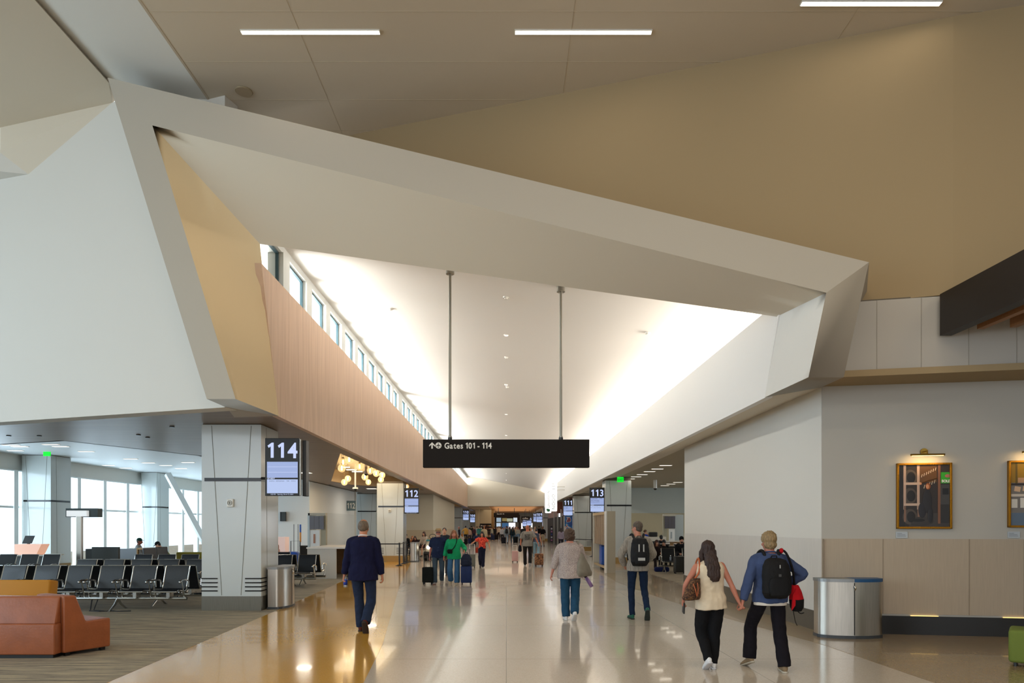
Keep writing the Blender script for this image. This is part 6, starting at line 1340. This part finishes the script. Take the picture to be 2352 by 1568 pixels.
far = [ # px, feet y, facing, H, top, trousers, hair, label, kw
 (1055, 1246, 90, 1.68, '#1e2230', '#1a1a20', ('short', '#5a3a28'), 'person in dark coat and pink cap by the far left wall', dict(hat=('cap', '#c08078'))),
 (1069.5, 1247, 0, 1.80, '#b58a3e', '#15141a', ('short', '#1a1412'), 'man in mustard shirt and black trousers seen from behind', dict(hands=((-.45, .2, 1.05), (.27, 0, .8)))),
 (1078, 1246, 10, 1.60, '#a8897a', '#3a2a30', ('short', '#141012'), 'short dark haired person just beyond the mustard shirt', {}),
 (1083, 1243, 0, 1.80, '#26301e', '#1c1c1c', ('short', '#18120e'), 'person in dark green jacket in the far left crowd', {}),
 (1089, 1245, 150, 1.68, '#46262e', '#1c2236', ('thin', '#b06a58'), 'person in maroon jacket in the far left crowd', {}),
 (1096, 1244, 30, 1.74, '#9aa4ac', '#2a3040', ('short', '#5a3020'), 'red haired person in pale grey top in the far crowd', {}),
 (1101.5, 1247, 20, 1.78, '#2f6a66', '#26303a', ('short', '#3a3028'), 'person in teal jacket with rounded shoulders in the far crowd', dict(wide=1.15)),
 (1112, 1256, 0, 1.76, '#c0ae8e', '#b09a80', ('thin', '#b8764e'), 'man in cream shirt behind the woman in red', dict(wide=1.12)),
 (1130, 1240, 60, 1.66, '#8c8f80', '#2e3e60', ('short', '#2a2420'), 'person in pale grey jacket near the green lit stand', {}),
 (1136, 1239, 0, 1.72, '#15171a', '#1a1c20', ('short', '#141210'), 'person all in black near the far shelves', {}),
 (1146, 1241, 180, 1.74, '#c4b49c', '#1c1418', ('thick', '#8a6a4a'), 'person in cream cardigan facing the camera in the crowd', {}),
 (1153.5, 1243.5, 0, 1.66, '#c8c6c8', '#15141a', ('pony', '#181416'), 'person in white top with black ponytail in the crowd', {}),
 (1163.5, 1248, 0, 1.78, '#8f9aa2', '#8a9aac', ('short', '#6a3a24'), 'person in grey hoodie and pale jeans with small black backpack', dict(near=1, feet=W1, pack=1)),
 (1171, 1242, 0, 1.72, '#7c7266', '#4a3a34', ('mid', '#3a2418'), 'long haired person beside the grey hoodie', {}),
 (1177, 1247, 10, 1.68, '#1e3038', '#2c4a5c', ('long', '#3a2a18'), 'person in dark teal top and jeans in the crowd', {}),
 (1183, 1243, 180, 1.68, '#b89a80', '#54708a', ('thin', '#c8a080'), 'fair haired person with light top beside the black suitcase', {}),
 (1190, 1246, 180, 1.66, '#9a968c', '#6a829a', ('mid', '#6a2a1c'), 'red haired person with dark bag facing the camera', {}),
 (1196, 1243, 0, 1.68, '#3a2426', '#20181c', ('short', '#2a1a18'), 'person in dark maroon partly behind the bald man', {}),
 (1202, 1247, 0, 1.76, '#14181c', '#101216', ('short', '#0e0c0c'), 'dark clothed person just left of the bald man', {}),
 (1229, 1247, 180, 1.70, '#b0a08c', '#3a342e', ('short', '#7a6a58'), 'pale clothed person beyond the plaid shirt', {}),
 (1238, 1245, 0, 1.78, '#1a1416', '#3a4450', ('short', '#1a1412'), 'person with black hair above the woman in pale jeans', {}),
 (1141, 1238, 180, 1.64, '#6a4a3a', '#302828', ('mid', '#4a2c1c'), 'brown clothed person between black and cream clothes', {}),
 (1158, 1238, 0, 1.70, '#7a5a48', '#2a2a30', ('short', '#7a4a2a'), 'brown jacketed person over the shoulder of the grey hoodie', {}),
 (1167, 1237, 0, 1.72, '#4a4038', '#2a2a2e', ('short', '#5a3a22'), 'distant person in dim brown jacket at the crowd centre', {}),
 (1180, 1238, 0, 1.74, '#28282c', '#202024', ('short', '#241a14'), 'distant person in charcoal jacket under the bright screens', {}),
 (1187, 1240, 180, 1.70, '#8a7a6a', '#2c2a30', ('short', '#9a7a58'), 'distant person in tan sweater under the bright screens', {}),
 (1150, 1237, 0, 1.72, '#3c2c24', '#1c1c20', ('short', '#3a2418'), 'distant person in dark brown coat under the sign', {}),
 (1208, 1240, 0, 1.80, '#22262c', '#1c1e22', ('short', '#1a1412'), 'tall distant person in charcoal behind the bald man', {}),
 (1214, 1238, 180, 1.66, '#6a4a30', '#2a2420', ('mid', '#5a3418'), 'distant brown haired person behind the bald man', {}),
]
for px, py, rz, H, tc, pc, hr, lab, kw in far:
    kw = dict(kw); pk = kw.pop('pack', None); kw.setdefault('near', 0)
    P = mk(px, py, lab, rz, None, H, top=cl(tc), pants=cl(pc), hair=hr, **kw)
    if pk: backpack(P, 'small black backpack on the grey hoodie in the crowd', MATS['pack_black'], .30, .46, .18, 1.22)
for px, py, lab, mm in ((1157, 1249, 'dark suitcase beside the person in the grey hoodie', '#1a1820'), (1184.5, 1247.5, 'black suitcase rolling in the middle of the crowd', '#141416'), (1132, 1241, 'navy suitcase standing near the far shelves', '#26304a'), (1139, 1240, 'tall black case next to the person in black', '#121214')):
    Y = 2744/(py-1208); suitcase(((px-1163)/1568*Y, Y, 0), 0, lab, cloth(mm), .42, .62, .25, .2, black_plastic, ribs=False, group=None)
# seated people
def sit(px, Y, label, rz=180, seat=.50, H=1.68, dx=0, **k):
    x = (px-1163)/1568*Y
    k.setdefault('feet', ((-.12, .42, 0, 0, 6), (.12, .46, 0, 0, 6))); k.setdefault('hands', ((-.14, .32, .66), (.14, .34, .68)))
    return person(label, V((x+dx, Y, 0)), rz, H, seated=seat, **k)
sit(933, 41.0, 'seated person with dark hair at the pillar side of the far left bench', near=0, top=cl('#141416'), pants=cl('#202024'), hair=('short', '#120e0c'))
sit(947.5, 41.6, 'seated child with ginger hair on the distant bench', near=0, top=cl('#a0643c'), pants=cl('#3a3a40'), hair=('mid', '#a8642a'), H=1.4)
sit(954.5, 40.6, 'seated woman with dark brown hair leaning on the distant bench', near=0, top=cl('#2a1a1c'), pants=cl('#2c2024'), hair=('mid', '#3a2018'), H=1.5, lean=20)
sit(975, 39.6, 'seated woman with bare crossed legs on the distant bench beside the cart', near=1, top=cl('#b8a898'), pants=dict(m=cloth('#3a2420'), hem=.02), hair=('long', '#4a2c20'), H=1.72, seat=.62, rz=150)
sit(1062, 62, 'person in white hooded top seated among bags in the far left group', rz=30, near=0, top=cl('#c0b8ac'), pants=cl('#15151a'), hair=('mid', '#a8682e'), seat=.35, H=1.6)
sit(1095, 62, 'person with grey hair and navy backpack seated in the far left group', rz=30, near=0, top=cl('#2a3458'), pants=cl('#2a3040'), hair=('thin', '#a89878'), seat=.4, H=1.6)
for px, py, c_, lab in ((1064, 1249, '#121014', 'black backpack on the floor of the far left group'), (1069, 1250, '#1a1a1e', 'second dark bag on the floor beside the mustard shirt'), (1080, 1248, '#1a2040', 'navy bag standing on the floor of the far left group'), (1087, 1249, '#16161c', 'dark suitcase on the floor of the far left group')):
    Y = 2744/(py-1208); t = empty('luggage_bag', ((px-1163)/1568*Y, Y, 0), 0, lab, 'bag', None); b = BM(); bbox(b, -.22, .22, -.15, .15, 0, .55, .09, 3); obj('bag_body', b, cloth(c_), t, smooth='auto'); b = BM(); tube(b, [(-.08, 0, .54), (0, 0, .62), (.08, 0, .54)], .015, 6); obj('handle', b, black_cl, t)
sit(317, 26.2, 'man in dark green cap seated behind the grey counter', rz=-70, near=1, top=cl('#8a8a88'), pants=cl('#2a2a30'), hair=('short', '#3a2c24'), hat=('cap', '#10382e'), skin_c='#8a4a34', seat=.50)
sit(385, 25.9, 'hunched person in olive jacket and black cap seated at the wooden counter', rz=95, near=1, top=dict(m=cloth('#5c6630'), sleeve=1, loose=.05, arm=.03, name='jacket'), pants=cl('#2a3024'), hair=('short', '#141210'), hat=('cap', '#101416'), lean=32, seat=.48)
sit(652, 24.4, 'leaning woman with dark tied hair, red sleeves and pale top on the black seats', rz=80, near=1, top=dict(m=cloth('#c09a8a'), sleeve=.2), pants=cl('#1c1418'), hair=('pony', '#160e10'), skin_c='#a87050', lean=48, seat=.48, hands=((-.1, .48, .95), (.12, .5, .9)))
P = sit(1480.5, 36.3, 'person in bright blue T-shirt with tied hair beside the white gate desk', rz=-60, near=1, top=dict(m=cloth('#1c3c9c'), sleeve=.4), pants=cl('#2a2a30'), hair=('bun', '#5a3c24'), seat=.78, hands=((-.1, .5, 1.35), (.15, .3, 1.2)), feet=((-.12, .35, 0, 0, 0), (.12, .38, 0, 0, 0)))
sit(1507, 27.6, 'seated woman with reddish hair bent towards her neighbour in the dark seats', rz=180, near=1, top=cl('#2a1a18'), pants=cl('#241c1c'), hair=('mid', '#3c1a14'), H=1.6, seat=.46, lean=12, face=True)
sit(1526, 28.5, 'seated person in black hood behind the pair of dark seats', rz=160, near=1, top=cl('#111114'), pants=cl('#18181c'), hair=('thick', '#0e0e10'), H=1.6, seat=.46, lean=16)
sit(1519, 33.4, 'person with round black hair seated in front of the side counter', rz=0, near=0, top=cl('#1c1c22'), pants=cl('#18181c'), hair=('thick', '#101014'), H=1.68, seat=.52)
sit(1564.5, 26.8, 'bearded man in black jacket and beanie seated beside the wall end', rz=180, near=1, top=dict(m=cloth('#121316'), name='jacket', loose=.04, arm=.03), pants=cl('#141416'), hair=('short', '#0e0c0c'), hat=('beanie', '#0e0e11'), beard='#241812', face=True, H=1.78, seat=.50)
suitcase(((1561-1163)/1568*25.1, 25.1, 0), 0, 'large dark ribbed suitcase in front of the man in the beanie', mat('case_charcoal', '#26241f', .4), .42, .58, .26, .12, black_plastic)
t = empty('water_bottle', ((1538-1163)/1568*25.75, 25.6, .44), 0, 'clear plastic bottle standing on the dark seat by the man in black', 'bottle'); b = BM(); cyl(b, 0, 0, 0, .16, .035, 14); cyl(b, 0, 0, .16, .2, .014, 10); obj('bottle', b, MATS['clear_plastic'], t, True); b = BM(); cyl(b, 0, 0, .19, .22, .017, 10); obj('cap', b, white_plastic, t)
t = empty('luggage_bag', ((1524-1163)/1568*25.9, 26.2, 0), 0, 'dark blue bag lying under the pair of dark seats', 'bag'); b = BM(); bbox(b, -.28, .28, -.12, .12, 0, .19, .07, 3); obj('bag_body', b, cloth('#18204a'), t, smooth='auto'); b = BM(); tube(b, [(-.1, 0, .18), (0, -.05, .22), (.1, 0, .18)], .01, 6); obj('handle', b, black_cl, t)
